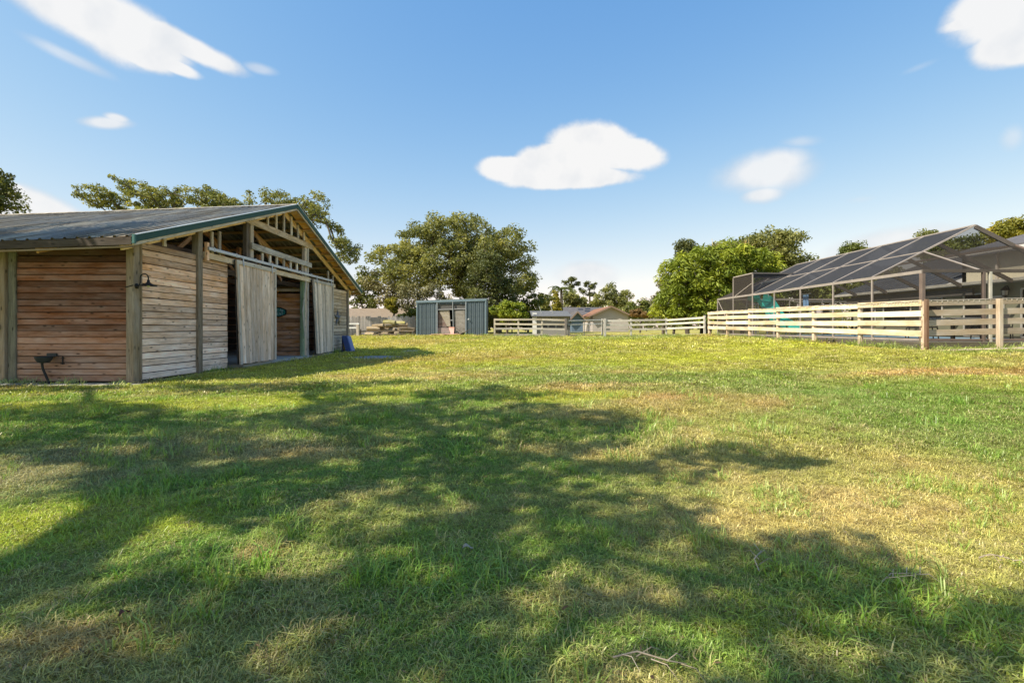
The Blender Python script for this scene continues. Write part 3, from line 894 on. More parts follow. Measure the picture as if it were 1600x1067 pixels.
# front wall boards, right bay
def boards(x0, y0, x1, y1, z0, z1, h, colf, name='wall_board', thick=.03, up=(0, 0, 1), var=.13):
    z = z0; i = 0; n = int((z1 - z0) / h)
    while z + h * .5 < z1:
        hh = min(h, z1 - z) * random.uniform(.865, .94)
        j = [random.uniform(-.004, .004) for _ in range(4)]
        dx, dy = y1 - y0, -(x1 - x0); L = math.hypot(dx, dy); dx, dy = dx / L, dy / L
        o = random.uniform(-.009, .007)
        beam(name, (x0 + dx * o, y0 + dy * o, z + hh / 2 + j[0]), (x1 + dx * o, y1 + dy * o, z + hh / 2 + j[1]), thick, hh, WOOD, barn, cj(colf((z - z0) / (z1 - z0)), var))
        z += h; i += 1
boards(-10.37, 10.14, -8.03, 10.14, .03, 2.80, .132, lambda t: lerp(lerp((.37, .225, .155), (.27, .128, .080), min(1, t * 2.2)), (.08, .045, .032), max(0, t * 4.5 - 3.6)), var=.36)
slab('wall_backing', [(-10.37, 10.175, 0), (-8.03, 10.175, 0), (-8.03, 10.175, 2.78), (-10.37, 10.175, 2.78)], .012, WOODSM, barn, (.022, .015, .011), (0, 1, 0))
for xa, xb in ((-14.5, -12.7), (-17.4, -14.7), (-21.6, -17.6)):
    boards(xa, 10.14, xb, 10.14, .03, 2.6, .30, lambda t: C_RED)
# gable boards: paler towards the foot
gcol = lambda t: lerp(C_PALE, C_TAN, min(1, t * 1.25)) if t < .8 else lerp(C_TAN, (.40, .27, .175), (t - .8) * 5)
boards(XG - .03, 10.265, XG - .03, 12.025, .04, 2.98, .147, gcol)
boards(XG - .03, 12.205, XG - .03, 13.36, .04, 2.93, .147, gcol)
boards(XG - .03, 21.25, XG - .03, 22.94, .10, 2.93, .147, lambda t: lerp((.46, .39, .31), (.44, .31, .19), t))
for a, b in ((10.265, 12.025), (12.205, 13.36), (21.25, 22.94)):
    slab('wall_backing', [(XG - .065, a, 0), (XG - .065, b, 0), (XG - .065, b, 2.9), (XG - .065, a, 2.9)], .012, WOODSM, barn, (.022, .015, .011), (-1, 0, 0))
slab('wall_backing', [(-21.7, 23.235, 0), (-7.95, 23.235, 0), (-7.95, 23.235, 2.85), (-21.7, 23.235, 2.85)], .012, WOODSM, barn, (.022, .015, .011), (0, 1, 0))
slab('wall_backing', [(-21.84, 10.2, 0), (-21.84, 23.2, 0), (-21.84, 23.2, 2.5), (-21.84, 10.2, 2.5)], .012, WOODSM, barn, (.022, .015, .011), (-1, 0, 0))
# inside: stall partition seen through the doorway, the other side of the aisle, and the outer walls
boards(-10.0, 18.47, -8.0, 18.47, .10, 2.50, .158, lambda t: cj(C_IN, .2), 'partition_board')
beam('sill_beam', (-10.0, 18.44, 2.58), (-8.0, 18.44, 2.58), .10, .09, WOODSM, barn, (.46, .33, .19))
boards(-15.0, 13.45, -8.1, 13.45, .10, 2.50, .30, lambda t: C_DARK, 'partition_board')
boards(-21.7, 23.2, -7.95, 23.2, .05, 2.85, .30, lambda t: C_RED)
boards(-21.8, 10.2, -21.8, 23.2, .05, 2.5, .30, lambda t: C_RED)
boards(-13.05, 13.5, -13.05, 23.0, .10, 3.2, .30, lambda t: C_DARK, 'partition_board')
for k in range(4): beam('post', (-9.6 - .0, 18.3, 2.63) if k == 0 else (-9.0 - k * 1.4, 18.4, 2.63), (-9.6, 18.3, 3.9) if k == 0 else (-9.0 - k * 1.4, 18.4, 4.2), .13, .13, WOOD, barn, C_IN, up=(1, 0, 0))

# roof frame: rafters in planes across the barn, purlins along it
def slope_pt(x, y, dz): return (x, y, zr(x, y) + dz)
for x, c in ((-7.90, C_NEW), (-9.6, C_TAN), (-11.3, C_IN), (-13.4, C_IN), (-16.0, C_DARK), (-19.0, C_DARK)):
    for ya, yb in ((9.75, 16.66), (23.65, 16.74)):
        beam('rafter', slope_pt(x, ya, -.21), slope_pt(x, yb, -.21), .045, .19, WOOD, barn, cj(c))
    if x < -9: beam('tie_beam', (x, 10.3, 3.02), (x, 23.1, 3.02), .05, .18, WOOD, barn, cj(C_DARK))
    if x < -9:
        beam('web_brace', (x + .05, 13.4, 3.1), slope_pt(x + .05, 15.4, -.25), .05, .13, WOOD, barn, cj(C_TAN))
        beam('web_brace', (x + .05, 20.0, 3.1), slope_pt(x + .05, 18.0, -.25), .05, .13, WOOD, barn, cj(C_TAN))
for s in (-1, 1):
    for k in range(12):
        d = .25 + k * .605
        if d > 7.1: continue
        y = 16.7 + s * d
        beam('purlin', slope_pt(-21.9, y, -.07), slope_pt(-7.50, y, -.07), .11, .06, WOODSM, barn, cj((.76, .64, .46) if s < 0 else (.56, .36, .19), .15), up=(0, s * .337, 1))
# lining added under the roof overhang, warm bounced light put into its orange colour
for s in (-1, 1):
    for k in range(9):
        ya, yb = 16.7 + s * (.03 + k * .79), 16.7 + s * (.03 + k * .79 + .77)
        slab('bounce_tinted_soffit', [slope_pt(-7.83, ya, -.035), slope_pt(-7.50, ya, -.035), slope_pt(-7.50, yb, -.035), slope_pt(-7.83, yb, -.035)], .014, WOODSM, barn, cj((.76, .42, .14), .25), (0, 0, 1))
# metal roof, one ribbed sheet after another
def roof_sheet(x0, x1, s):
    b = MB(); nr = 4; prof = []
    w = (x1 - x0) / nr
    for i in range(nr):
        a = x0 + i * w
        prof += [(a, 0), (a + w * .36, 0), (a + w * .42, .028), (a + w * .58, .028), (a + w * .64, 0)]
    prof.append((x1, 0))
    ye, yr = 16.7 + s * 7.2, 16.7 + s * .01
    segs = 7; n = len(prof)
    for j in range(segs + 1):
        y = ye + (yr - ye) * j / segs
        for (x, h) in prof:
            wob = .012 * math.sin(x * 2.1 + j * 1.7) * (0 < j < segs)
            b.v.append(Vector((x, y, zr(x, y) + h + wob)))
    for j in range(segs):
        for i in range(n - 1):
            a = j * n + i
            b.f.append((a, a + 1, a + n + 1, a + n) if s < 0 else (a, a + n, a + n + 1, a + 1))
    return b.build('roof_sheet', ROOFMETAL, barn)
x = -22.15
while x < -7.46:
    for s in (-1, 1): roof_sheet(x, x + .98, s)
    x += .98
rc = MB()
for xa, xb in ((-22.2, -7.42),):
    for s in (-1, 1):
        rc.quad((xa, 16.7, zr(xa, 16.7) + .055), (xb, 16.7, zr(xb, 16.7) + .055), (xb, 16.7 + s * .2, zr(xb, 16.9) + .04), (xa, 16.7 + s * .2, zr(xa, 16.9) + .04))
rc.build('ridge_cap', ROOFMETAL, barn)
GREEN = (.024, .075, .066)
for s in (-1, 1):
    ye = 16.7 + s * 7.22
    beam('rake_trim', (-7.415, ye, zr(-7.415, ye) - .045), (-7.415, 16.7 + s * .02, zr(-7.415, 16.7) - .045), .03, .135, PAINT, barn, GREEN)
    beam('rake_board', (-7.44, ye, zr(-7.44, ye) - .145), (-7.44, 16.7 + s * .02, zr(-7.44, 16.7) - .145), .04, .07, WOOD, barn, cj((.52, .44, .34)))
    beam('trim_flashing', (-7.425, ye, zr(-7.42, ye) + .030), (-7.425, 16.7 + s * .02, zr(-7.42, 16.7) + .030), .06, .014, METAL, barn, (.55, .58, .58))
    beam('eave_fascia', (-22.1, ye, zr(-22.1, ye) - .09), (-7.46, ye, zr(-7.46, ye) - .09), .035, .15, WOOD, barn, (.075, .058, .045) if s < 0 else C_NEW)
    beam('eave_strip', (-22.1, ye + s * -.03, zr(-22.1, ye) - .195), (-7.46, ye + s * -.03, zr(-7.46, ye) - .195), .05, .035, WOODSM, barn, (.24, .18, .12))
    beam('wall_plate', (-22, 16.7 + s * 6.45, zr(-22, 10.25) - .33), (-7.9, 16.7 + s * 6.45, zr(-7.9, 10.25) - .33), .09, .12, WOOD, barn, C_DARK)
beam('trim_corner', (-7.40, 9.46, 2.98), (-7.40, 9.46, 2.80), .045, .06, PAINT, barn, (.06, .15, .14), up=(1, 0, 0))

# gable frame: collar beam, small studs above it, loft rail with balusters, header, short blocks
gx0 = -7.84
beam('collar_beam', (gx0, 14.05, 4.36), (gx0, 19.0, 4.30), .05, .20, WOOD, barn, (.62, .46, .30))
for y in (15.5, 16.06, 16.6, 17.16, 17.7, 18.2):
    beam('gable_stud', (gx0 + .005, y, 4.43), (gx0 + .005, y, zr(gx0, y) - .12), .05, .085, WOOD, barn, cj((.60, .50, .38)), up=(0, 1, 0))
beam('loft_rail', (gx0 + .05, 14.45, 3.60), (gx0 + .05, 18.75, 3.56), .045, .185, WOOD, barn, (.54, .48, .41))
for y in (15.17, 15.65, 16.1, 16.6, 17.1, 17.6, 18.06):
    beam('baluster', (gx0, y, 3.16), (gx0, y, 3.49), .05, .10, WOOD, barn, cj((.60, .51, .40)), up=(0, 1, 0))
beam('door_header', (gx0 + .03, 12.25, 3.0), (gx0 + .03, 21.3, 2.98), .05, .16, WOOD, barn, (.60, .46, .31))
for y, zt in ((10.9, .30), (12.62, .42), (12.95, .5), (20.6, .34), (21.15, .2)):
    beam('gable_stud', (gx0, y, 2.98), (gx0, y, min(zr(gx0, y) - .2, 2.98 + zt + .25)), .05, .09, WOOD, barn, cj((.44, .36, .27)), up=(0, 1, 0))
beam('block', (-7.78, 12.32, 2.86), (-7.78, 12.32, 3.32), .08, .10, WOOD, barn, C_TAN, up=(0, 1, 0))
beam('tie_beam', (-8.3, 10.3, 3.08), (-8.3, 23.0, 3.08), .05, .16, WOOD, barn, C_DARK)
# sliding doors hang from a galvanised track
tr = beam('door_track', (-7.73, 12.28, 3.165), (-7.73, 20.82, 3.15), .075, .085, METAL, barn, (.50, .52, .55))
for y in np.linspace(12.5, 20.6, 9):
    beam('track_bracket', (-7.735, y, 3.225), (-7.735, y, 3.11), .05, .092, METAL, tr, (.38, .40, .42), up=(1, 0, 0))
def sliding_door(y0, y1, z0, z1, kick, n, base):
    """boards, frame and hangers; kick pushes the foot outwards"""
    pt = lambda y, z, o=0: Vector((-7.70 + kick * (y1 - y) / (y1 - y0) * (z1 - z) / (z1 - z0) + o, y, z))
    fr = MB()
    d = slab('sliding_door', [pt(y0, z0, -.06), pt(y1, z0, -.03), pt(y1, z1, -.03), pt(y0, z1, -.03)], .012, WOODSM, barn, (.06, .05, .04), (-1, 0, 0))
    w = (y1 - y0) / n
    for i in range(n):
        yc = y0 + (i + .5) * w
        beam('door_board', pt(yc, z0 + random.uniform(-.015, .02), random.uniform(-.003, .003)), pt(yc, z1 - .02), w * .91, .026, WOOD, d, cj(base, .20), up=(1, 0, 0))
    for yc, ww in ((y0 + .05, .09), (y1 - .045, .09)):
        beam('door_frame', pt(yc, z0, .028), pt(yc, z1, .028), ww, .026, WOOD, d, cj((.52, .45, .37)), up=(1, 0, 0))
    beam('door_frame', pt(y0, z1 - .06, .03), pt(y1, z1 - .06, .03), .026, .12, WOOD, d, cj((.48, .42, .35)))
    for yc in (y0 + .3, y1 - .3):
        beam('hanger', pt(yc, z1 - .16, .06), pt(yc, z1 + .12, .05), .05, .01, METAL, d, (.45, .46, .48), up=(1, 0, 0))
    return d
sliding_door(13.46, 15.72, .12, 3.05, .12, 13, (.62, .46, .34))
sliding_door(18.66, 20.76, .14, 3.03, .15, 13, (.63, .50, .38))
beam('door_brace', (-7.80, 18.30, 2.92), (-7.80, 18.02, 1.75), .06, .03, WOOD, barn, (.55, .50, .43), up=(1, 0, 0))
beam('door_brace', (-7.80, 18.02, 1.74), (-7.80, 18.22, .8), .05, .03, WOOD, barn, (.50, .45, .38), up=(1, 0, 0))
# stall half door by the left post
sd = slab('stall_door', [(-11.9, 10.17, .16), (-10.74, 10.17, .16), (-10.74, 10.17, 1.34), (-11.9, 10.17, 1.34)], .015, WOODSM, barn, (.08, .05, .03), (0, 1, 0))
for i in range(8):
    x0 = -11.9 + i * .145
    beam('door_board', (x0 + .07, 10.15, .16), (x0 + .07, 10.15, 1.33), .14, .025, WOOD, sd, cj((.50, .34, .20)), up=(0, 1, 0))
beam('latch', (-10.95, 10.11, 1.16), (-10.62, 10.0, 1.16), .035, .10, BLACK, sd, (.02, .02, .02))
beam('latch', (-11.0, 10.11, .30), (-10.66, 10.0, .30), .04, .12, BLACK, sd, (.02, .02, .02))
slab('inner_wall', [(-12.6, 12.4, .1), (-10.6, 12.4, .1), (-10.6, 12.4, 2.9), (-12.6, 12.4, 2.9)], .03, WOODSM, barn, (.06, .045, .035), (0, 1, 0))

# ------------------------------------------------------------------ things on the barn
# gooseneck lamp on the corner post
lamp = thing('barn_lamp', 'black gooseneck barn lamp on the front corner post of the barn', 'lamp', (-7.80, 10.10, 2.02))
b = MB(); b.lathe((-7.845, 10.10, 2.02), [(0, -.02), (.055, -.02), (.055, .012), (.03, .03), (0, .03)], 14, Matrix.Rotation(R(90), 3, 'Y')); b.build('mounting_plate', BLACK, lamp, (.018, .018, .018))
arc = [(-7.83, 10.10, 2.02), (-7.79, 10.10, 2.03), (-7.77, 10.10, 2.10)] + [(-7.685 - .085 * math.cos(a), 10.10, 2.19 + .085 * math.sin(a)) for a in np.linspace(0, PI, 9)] + [(-7.60, 10.10, 2.13)]
b = MB(); b.tube(arc, .012, 8); b.build('gooseneck', BLACK, lamp, (.018, .018, .018), smooth=True)
b = MB(); b.lathe((-7.60, 10.10, 2.05), [(.022, .10), (.028, .05), (.06, .02), (.155, -.02), (.157, -.03), (.15, -.028), (.05, .01), (.0, .02)], 20); b.build('lamp_shade', BLACK, lamp, (.018, .018, .018), smooth=True)
b = MB(); b.lathe((-7.60, 10.10, 2.03), [(0, .03), (.02, .02), (.03, -.01), (.018, -.035), (0, -.04)], 10); b.build('bulb', PLASTIC, lamp, (.6, .58, .5), smooth=True)
beam('conduit', (-8.03, 10.03, 1.985), (-7.86, 10.02, 2.03), .018, .018, BLACK, lamp, (.018, .018, .018))

# drinking bowl on the front wall
bowl = thing('horse_waterer', 'dark metal drinking bowl fixed low on the front barn wall, with a pipe below', 'drinking bowl', (-9.62, 10.12, 0.02))
b = MB(); b.lathe((-9.62, 9.93, .54), [(0, -.12), (.08, -.11), (.125, -.065), (.150, .0), (.160, .02), (.148, .02), (.135, -.01), (.10, -.06), (0, -.08)], 20); b.build('bowl', BLACK, bowl, (.035, .042, .045), smooth=True)
b = MB(); b.box((-9.62, 10.09, .585), (-9.62, 10.12, .585), .20, .07); b.build('back_plate', BLACK, bowl, (.05, .055, .055))
b = MB(); b.tube([(-9.70, 9.97, .42), (-9.69, 9.98, .30), (-9.65, 10.02, .12), (-9.62, 10.05, -.02)], .022, 8); b.tube([(-9.78, 10.10, .27), (-9.69, 10.0, .24)], .014, 6); b.build('pipe', BLACK, bowl, (.03, .032, .034))
b = MB(); b.box((-9.40, 10.11, .38), (-9.40, 10.11, .55), .018, .018); b.box((-9.43, 10.10, .40), (-9.36, 10.10, .40), .02, .02); b.build('valve', BLACK, bowl, (.03, .03, .03))

# star
star = thing('barn_star', 'grey five-pointed metal star hung on the far end of the barn wall', 'star', (-7.835, 21.75, 1.58))
b = MB(); c = Vector((-7.77, 21.75, 1.58)); rim = []
for k in range(10):
    a = PI / 2 + k * PI / 5; r_ = .40 if k % 2 == 0 else .155
    rim.append(Vector((-7.835, 21.75 + r_ * math.cos(a), 1.58 + r_ * math.sin(a))))
b.v = [c] + rim + [Vector((-7.842, p.y, p.z)) for p in rim]
b.f = [(0, 1 + k, 1 + (k + 1) % 10) for k in range(10)] + [(1 + k, 11 + k, 11 + (k + 1) % 10, 1 + (k + 1) % 10) for k in range(10)] + [tuple(range(11, 21))]
b.build('star_plate', METAL, star, (.13, .135, .16))

# turquoise sign inside
sign = thing('stable_sign', 'small turquoise sign with pale lettering on the red-brown boards inside the barn', 'sign', (-8.95, 18.44, 1.74))
out = []
W2, H2 = .36, .17
for k in range(28):
    a = 2 * PI * k / 28
    rx = W2 * (1 + .08 * math.cos(3 * a)); rzv = H2 * (1 + .10 * math.cos(4 * a))
    out.append(Vector((-8.98 + rx * np.sign(math.cos(a)) * abs(math.cos(a)) ** .5, 18.43, 1.745 + rzv * np.sign(math.sin(a)) * abs(math.sin(a)) ** .5)))
slab('sign_board', out, .02, PAINT, sign, (.020, .028, .026), (0, -1, 0))
inn = [Vector((-8.98 + (p.x + 8.98) * .88, 18.405, 1.745 + (p.z - 1.745) * .82)) for p in out]
slab('sign_face', inn, .006, PAINT, sign, (.035, .24, .235), (0, -1, 0))
b = MB()
b.box((-9.28, 18.395, 1.745), (-8.69, 18.395, 1.738), .006, .028)
b.build('divider', PAINT, sign, (.012, .05, .05))
lt = MB(); yl = 18.392
def stroke(*p): 
    for a_, c_ in zip(p, p[1:]): lt.box((a_[0], yl, a_[1]), (c_[0], yl, c_[1]), .006, .017)
def ring(cx_, cz_, rx, rz, a0=0, a1=2 * PI, n=9): stroke(*[(cx_ + rx * math.cos(a), cz_ + rz * math.sin(a)) for a in np.linspace(a0, a1, n)])
for row, zc in ((0, 1.81), (1, 1.68)):
    for i, xc in enumerate(np.linspace(-9.24, -8.75, 7)):
        kx = (i + row * 3) % 5
        if kx == 0: stroke((xc, zc - .05), (xc, zc + .05)); ring(xc + .01, zc + .02, .03, .03, -PI / 2, PI / 2, 6)
        elif kx == 1: ring(xc, zc - .01, .03, .04)
        elif kx == 2: stroke((xc + .03, zc + .05), (xc - .02, zc + .05), (xc - .02, zc - .05), (xc + .03, zc - .05)); stroke((xc - .02, zc), (xc + .02, zc))
        elif kx == 3: stroke((xc - .02, zc - .05), (xc - .02, zc + .05), (xc + .03, zc - .05), (xc + .03, zc + .05))
        else: stroke((xc, zc - .05), (xc, zc + .05)); stroke((xc - .03, zc + .05), (xc + .03, zc + .05))
lt.build('lettering', PAINT, sign, (.42, .58, .56))

# blue mounting step
ms = thing('mounting_step', 'blue plastic step leaning by the far end of the barn wall, below the star', 'step', (-7.45, 21.85, 0.02))
zb = G(-7.45, 21.85)
slab('front_panel', [(-7.60, 21.60, zb + .78), (-7.38, 21.60, zb + .76), (-7.18, 21.60, zb + .06), (-7.40, 21.60, zb + .06)], .05, PLASTIC, ms, (.06, .10, .28), (0, -1, 0))
slab('back_panel', [(-7.60, 22.05, zb + .78), (-7.38, 22.05, zb + .76), (-7.18, 22.05, zb + .06), (-7.40, 22.05, zb + .06)], .05, PLASTIC, ms, (.075, .13, .36), (0, 1, 0))
slab('tread', [(-7.36, 21.60, zb + .76), (-7.36, 22.05, zb + .76), (-7.16, 22.05, zb + .10), (-7.16, 21.60, zb + .10)], .03, PLASTIC, ms, (.11, .19, .46))
slab('side_panel', [(-7.61, 21.60, zb + .03), (-7.61, 22.05, zb + .03), (-7.61, 22.05, zb + .78), (-7.61, 21.60, zb + .78)], .03, PLASTIC, ms, (.03, .05, .13))
slab('foot', [(-7.62, 21.54, zb - .02), (-7.14, 21.54, zb - .02), (-7.14, 22.11, zb - .02), (-7.62, 22.11, zb - .02)], .07, PLASTIC, ms, (.02, .025, .05), (0, 0, 1))

# flat patch of grey gravel in the barn's shade, and a pale paver at its edge
b = MB(); n = 40
cx_, cy_ = -5.1, 17.9
ringp = [(cx_ + 1.0 * (1 + .10 * math.sin(3 * a) + .05 * math.sin(7 * a)) * math.cos(a), cy_ + 1.0 * (1 + .12 * math.cos(2 * a)) * math.sin(a)) for a in np.linspace(0, 2 * PI, n, endpoint=False)]
b.v = [Vector((cx_, cy_, G(cx_, cy_) + .02))]
for f in (.5, 1.0):
    for (x, y) in ringp:
        xx, yy = cx_ + (x - cx_) * f, cy_ + (y - cy_) * f
        b.v.append(Vector((xx, yy, G(xx, yy) + (.02 if f < 1 else .004))))
b.f = [(0, 1 + k, 1 + (k + 1) % n) for k in range(n)] + [(1 + k, 1 + n + k, 1 + n + (k + 1) % n, 1 + (k + 1) % n) for k in range(n)]
o = b.build('gravel_patch', CONCRETE, None, (.27, .26, .26)); tag(o, kind='structure')
pv = P(643, 545.5, 22.8); zz = G(pv.x, pv.y)
o = slab('paving_stone', [(pv.x - .3, pv.y - .3, zz + .01), (pv.x + .32, pv.y - .25, zz + .01), (pv.x + .3, pv.y + .3, zz + .01), (pv.x - .28, pv.y + .28, zz + .01)], .05, CONCRETE, None, (.42, .42, .40), (0, 0, 1))
tag(o, 'flat pale paving stone lying in the grass at the tip of the barn shadow', 'paving stone')
# ------------------------------------------------------------------ blue metal shed
BLUE = (.105, .135, .155)
YS = 36.0; sx0, sx1 = P(651, 0, YS).x, P(759.5, 0, YS).x
zb = G(-4.5, 36) - .03
shed = thing('metal_shed', 'blue-grey metal shed with a broken doorway in front of the big oak', 'shed', ((sx0 + sx1) / 2, YS, zb))
zt = lambda x: zb + 2.58 + .16 * (x - sx0) / (sx1 - sx0)
ox0, ox1 = P(683, 0, YS).x, P(728, 0, YS).x
def ribbed(x0, x1, y, z0, f1, name='wall_panel', col=BLUE):
    b = MB(); w = x1 - x0
    prof = [(0, 0), (.06, 0), (.10, -.035), (.2, -.035), (.24, 0), (.60, 0), (.64, -.02), (.72, -.02), (.76, 0), (1, 0)]
    for t, d in prof:
        X = x0 + w * t
        b.v.append(Vector((X, y + d, z0))); b.v.append(Vector((X, y + d, f1(X))))
    for i in range(len(prof) - 1): b.f.append((2 * i, 2 * i + 2, 2 * i + 3, 2 * i + 1))
    return b.build(name, PAINT, shed, cj(col, .10))
def run(x0, x1, n, z0, f1):
    for i in range(n): ribbed(x0 + (x1 - x0) * i / n, x0 + (x1 - x0) * (i + 1) / n, YS, z0, f1)
run(sx0, ox0, 5, zb, zt); run(ox1, sx1, 5, zb, zt)
ribbed(ox0, (ox0 + ox1) / 2, YS, zb + 2.38, zt); ribbed((ox0 + ox1) / 2, ox1, YS, zb + 2.38, zt)
depth = 2.9
slab('side_wall', [(sx0, YS, zb), (sx0, YS + depth, zb), (sx0, YS + depth, zt(sx0)), (sx0, YS, zt(sx0))], .03, PAINT, shed, BLUE, (1, 0, 0))
slab('side_wall', [(sx1, YS, zb), (sx1, YS + depth, zb), (sx1, YS + depth, zt(sx1)), (sx1, YS, zt(sx1))], .03, PAINT, shed, BLUE, (-1, 0, 0))
slab('back_wall', [(sx0, YS + depth, zb), (sx1, YS + depth, zb), (sx1, YS + depth, zt(sx1)), (sx0, YS + depth, zt(sx0))], .03, PAINT, shed, BLUE, (0, 1, 0))
slab('roof', [(sx0 - .05, YS - .08, zt(sx0)), (sx1 + .06, YS - .08, zt(sx1)), (sx1 + .06, YS + depth + .1, zt(sx1) + .1), (sx0 - .05, YS + depth + .1, zt(sx0) + .1)], .05, PAINT, shed, (.20, .24, .27), (0, 0, 1))
beam('roof_trim', (sx0 - .03, YS - .06, zt(sx0) - .06), (sx1 + .03, YS - .06, zt(sx1) - .06), .03, .14, PAINT, shed, (.19, .26, .31))
for x in (sx0 + .03, sx1 - .03): beam('corner_trim', (x, YS - .045, zb), (x, YS - .045, zt(x) - .14), .07, .03, PAINT, shed, (.20, .27, .31), up=(0, 1, 0))
slab('floor', [(sx0, YS, zb), (sx1, YS, zb), (sx1, YS + depth, zb), (sx0, YS + depth, zb)], .05, CONCRETE, shed, (.12, .10, .08), (0, 0, 1))
beam('door_jamb', (ox0, YS - .05, zb), (ox0, YS - .05, zt(ox0) - .16), .09, .05, PAINT, shed, (.24, .27, .29), up=(0, 1, 0))
beam('door_jamb', (ox1, YS - .05, zb), (ox1, YS - .05, zt(ox1) - .16), .09, .05, PAINT, shed, (.24, .27, .29), up=(0, 1, 0))
xm = P(708.5, 0, YS).x
beam('door_mullion', (xm, YS - .06, zb + .35), (xm - .05, YS - .06, zt(xm) - .1), .06, .05, PAINT, shed, (.28, .30, .31), up=(0, 1, 0))
zc = P(0, 484, YS).z
beam('door_header', (ox0, YS - .02, zc), (ox1, YS - .02, zc + .06), .05, .06, PAINT, shed, (.36, .36, .36))
slab('upper_panel', [(ox0 + .05, YS + .04, zc + .05), (xm - .04, YS + .04, zc + .05), (xm - .04, YS + .04, zb + 2.36), (ox0 + .05, YS + .04, zb + 2.36)], .02, WOODSM, shed, (.085, .080, .075), (0, 1, 0))
slab('upper_panel', [(xm + .04, YS + .05, zc + .08), (ox1 - .05, YS + .05, zc + .08), (ox1 - .05, YS + .05, zb + 2.36), (xm + .04, YS + .05, zb + 2.36)], .02, WOODSM, shed, (.10, .095, .09), (0, 1, 0))
# broken door leaves
q = lambda px, py, dy=0: P(px, py, YS + dy)
slab('door_leaf', [q(686, 486, .02), q(702, 485, .02), q(704, 510, .02), q(698.5, 510, .02)], .03, WOOD, shed, (.33, .285, .22), (0, 1, 0))
slab('door_leaf', [q(684.5, 487, .10), q(690, 490, .10), q(699, 511, .10), q(685, 511, .10)], .03, WOOD, shed, (.25, .18, .155), (0, 1, 0))
slab('door_leaf', [q(709.5, 486, .0), q(726, 484, .0), q(727, 520, .0), q(711, 521, .0)], .035, WOOD, shed, (.25, .225, .195), (0, 1, 0))
slab('kick_board', [q(682, 512, .06), q(702, 512, .06), q(703, 522, .06), q(680, 523, .06)], .03, WOODSM, shed, (.28, .22, .20), (0, 1, 0))
beam('shelf', q(703, 500.5, .12), q(709, 500.5, .12), .2, .05, PAINT, shed, (.4, .4, .4))
b = MB(); b.box(q(731, 499.5, -.10), q(733, 498, -.10), .05, .08); b.build('door_hasp', METAL, shed, (.6, .62, .63))
# whitish scuffed plank, brush and rails heaped at the doorway
bp = thing('leaning_plank', 'salmon-coloured broken plank leaning in the shed doorway', 'plank', q(706, 522, -.15))
slab('plank', [q(701, 511, -.12), q(710, 511, -.12), q(709, 523, -.30), q(704.5, 523, -.30)], .04, WOODSM, bp, (.56, .34, .27), (0, -1, 0))
beam('batten', q(702, 513, -.18), q(709.5, 513, -.18), .03, .05, WOODSM, bp, (.50, .30, .24))
rub = thing('board_heap', 'low heap of reddish boards and bark lying before the shed door', 'boards', q(700, 524, -.5))
for i in range(9):
    a = P(random.uniform(681, 712), 0, YS - random.uniform(.3, .9)); d = random.uniform(-.35, .35); L = random.uniform(.5, 1.3)
    z = G(a.x, a.y) + .03 + random.uniform(0, .09)
    beam('board', (a.x - L / 2, a.y - d * L / 2, z), (a.x + L / 2, a.y + d * L / 2, z + random.uniform(-.02, .05)), .16, .03, WOODSM, rub, cj((.52, .32, .25), .2))
br = thing('fallen_branch', 'long bare grey branch lying across the front of the shed', 'branch', q(725, 523, -.5))
A1 = [P(706, 524, YS - .6), P(716, 522.5, YS - .6), P(726, 519, YS - .55), P(736, 513.5, YS - .45)]
b = MB(); b.tube(A1, [.05, .045, .035, .015], 6); b.build('limb', BARK, br)
for A_ in ([P(714, 521.5, YS - .6), P(718, 516, YS - .5), P(720, 512, YS - .4)], [P(722, 520, YS - .6), P(712, 512, YS - .3), P(710.5, 506, YS - .2)]):
    b = MB(); b.tube(A_, [.025, .018, .008], 5); b.build('twig', BARK, br)

# ------------------------------------------------------------------ board fences
def fence(name, label, cat, posts, rails, pw, bw, bt, cols, side, group=None, post_h=None, post_col=None, rail_follow=True):
    """posts: (x, y); rails: heights above ground; side: unit vector to the boards' face"""
    root = thing(name, label, cat, (posts[0][0], posts[0][1], G(*posts[0])), group)
    sd = Vector((side[0], side[1], 0))
    for (x, y) in posts:
        g = G(x, y)
        beam('post', (x, y, g - .1), (x, y, g + (post_h or rails[0] + bw / 2 + .02) + random.uniform(0, .02)), pw, pw, WOOD, root, cj(post_col or cols[0]), up=(0, 1, 0))
    for (a, c) in zip(posts, posts[1:]):
        for k, h in enumerate(rails):
            o = sd * (pw / 2 + bt / 2 + .003 + random.uniform(0, .004))
            d = (Vector((*c, 0)) - Vector((*a, 0))).normalized() * .0
            beam('rail', Vector((*a, G(*a) + h + random.uniform(-.022, .018))) + o + d, Vector((*c, G(*c) + h + random.uniform(-.022, .018))) + o, bt, bw * random.uniform(.94, 1.04), WOODSM, root, cj(cols[k % len(cols)], .14))
    return root
ys_f = [13.3, 15.74, 18.15, 20.6, 23.05, 25.45, 27.8]
CREAM = (.72, .59, .40)
pf = fence('board_fence', 'pale four-board fence around the screened pool, strung with lights', 'fence', [(11.35, y) for y in ys_f], [1.31, 1.03, .755, .48], .115, .165, .032, [CREAM], (-1, 0), post_col=(.52, .40, .29), post_h=1.36)
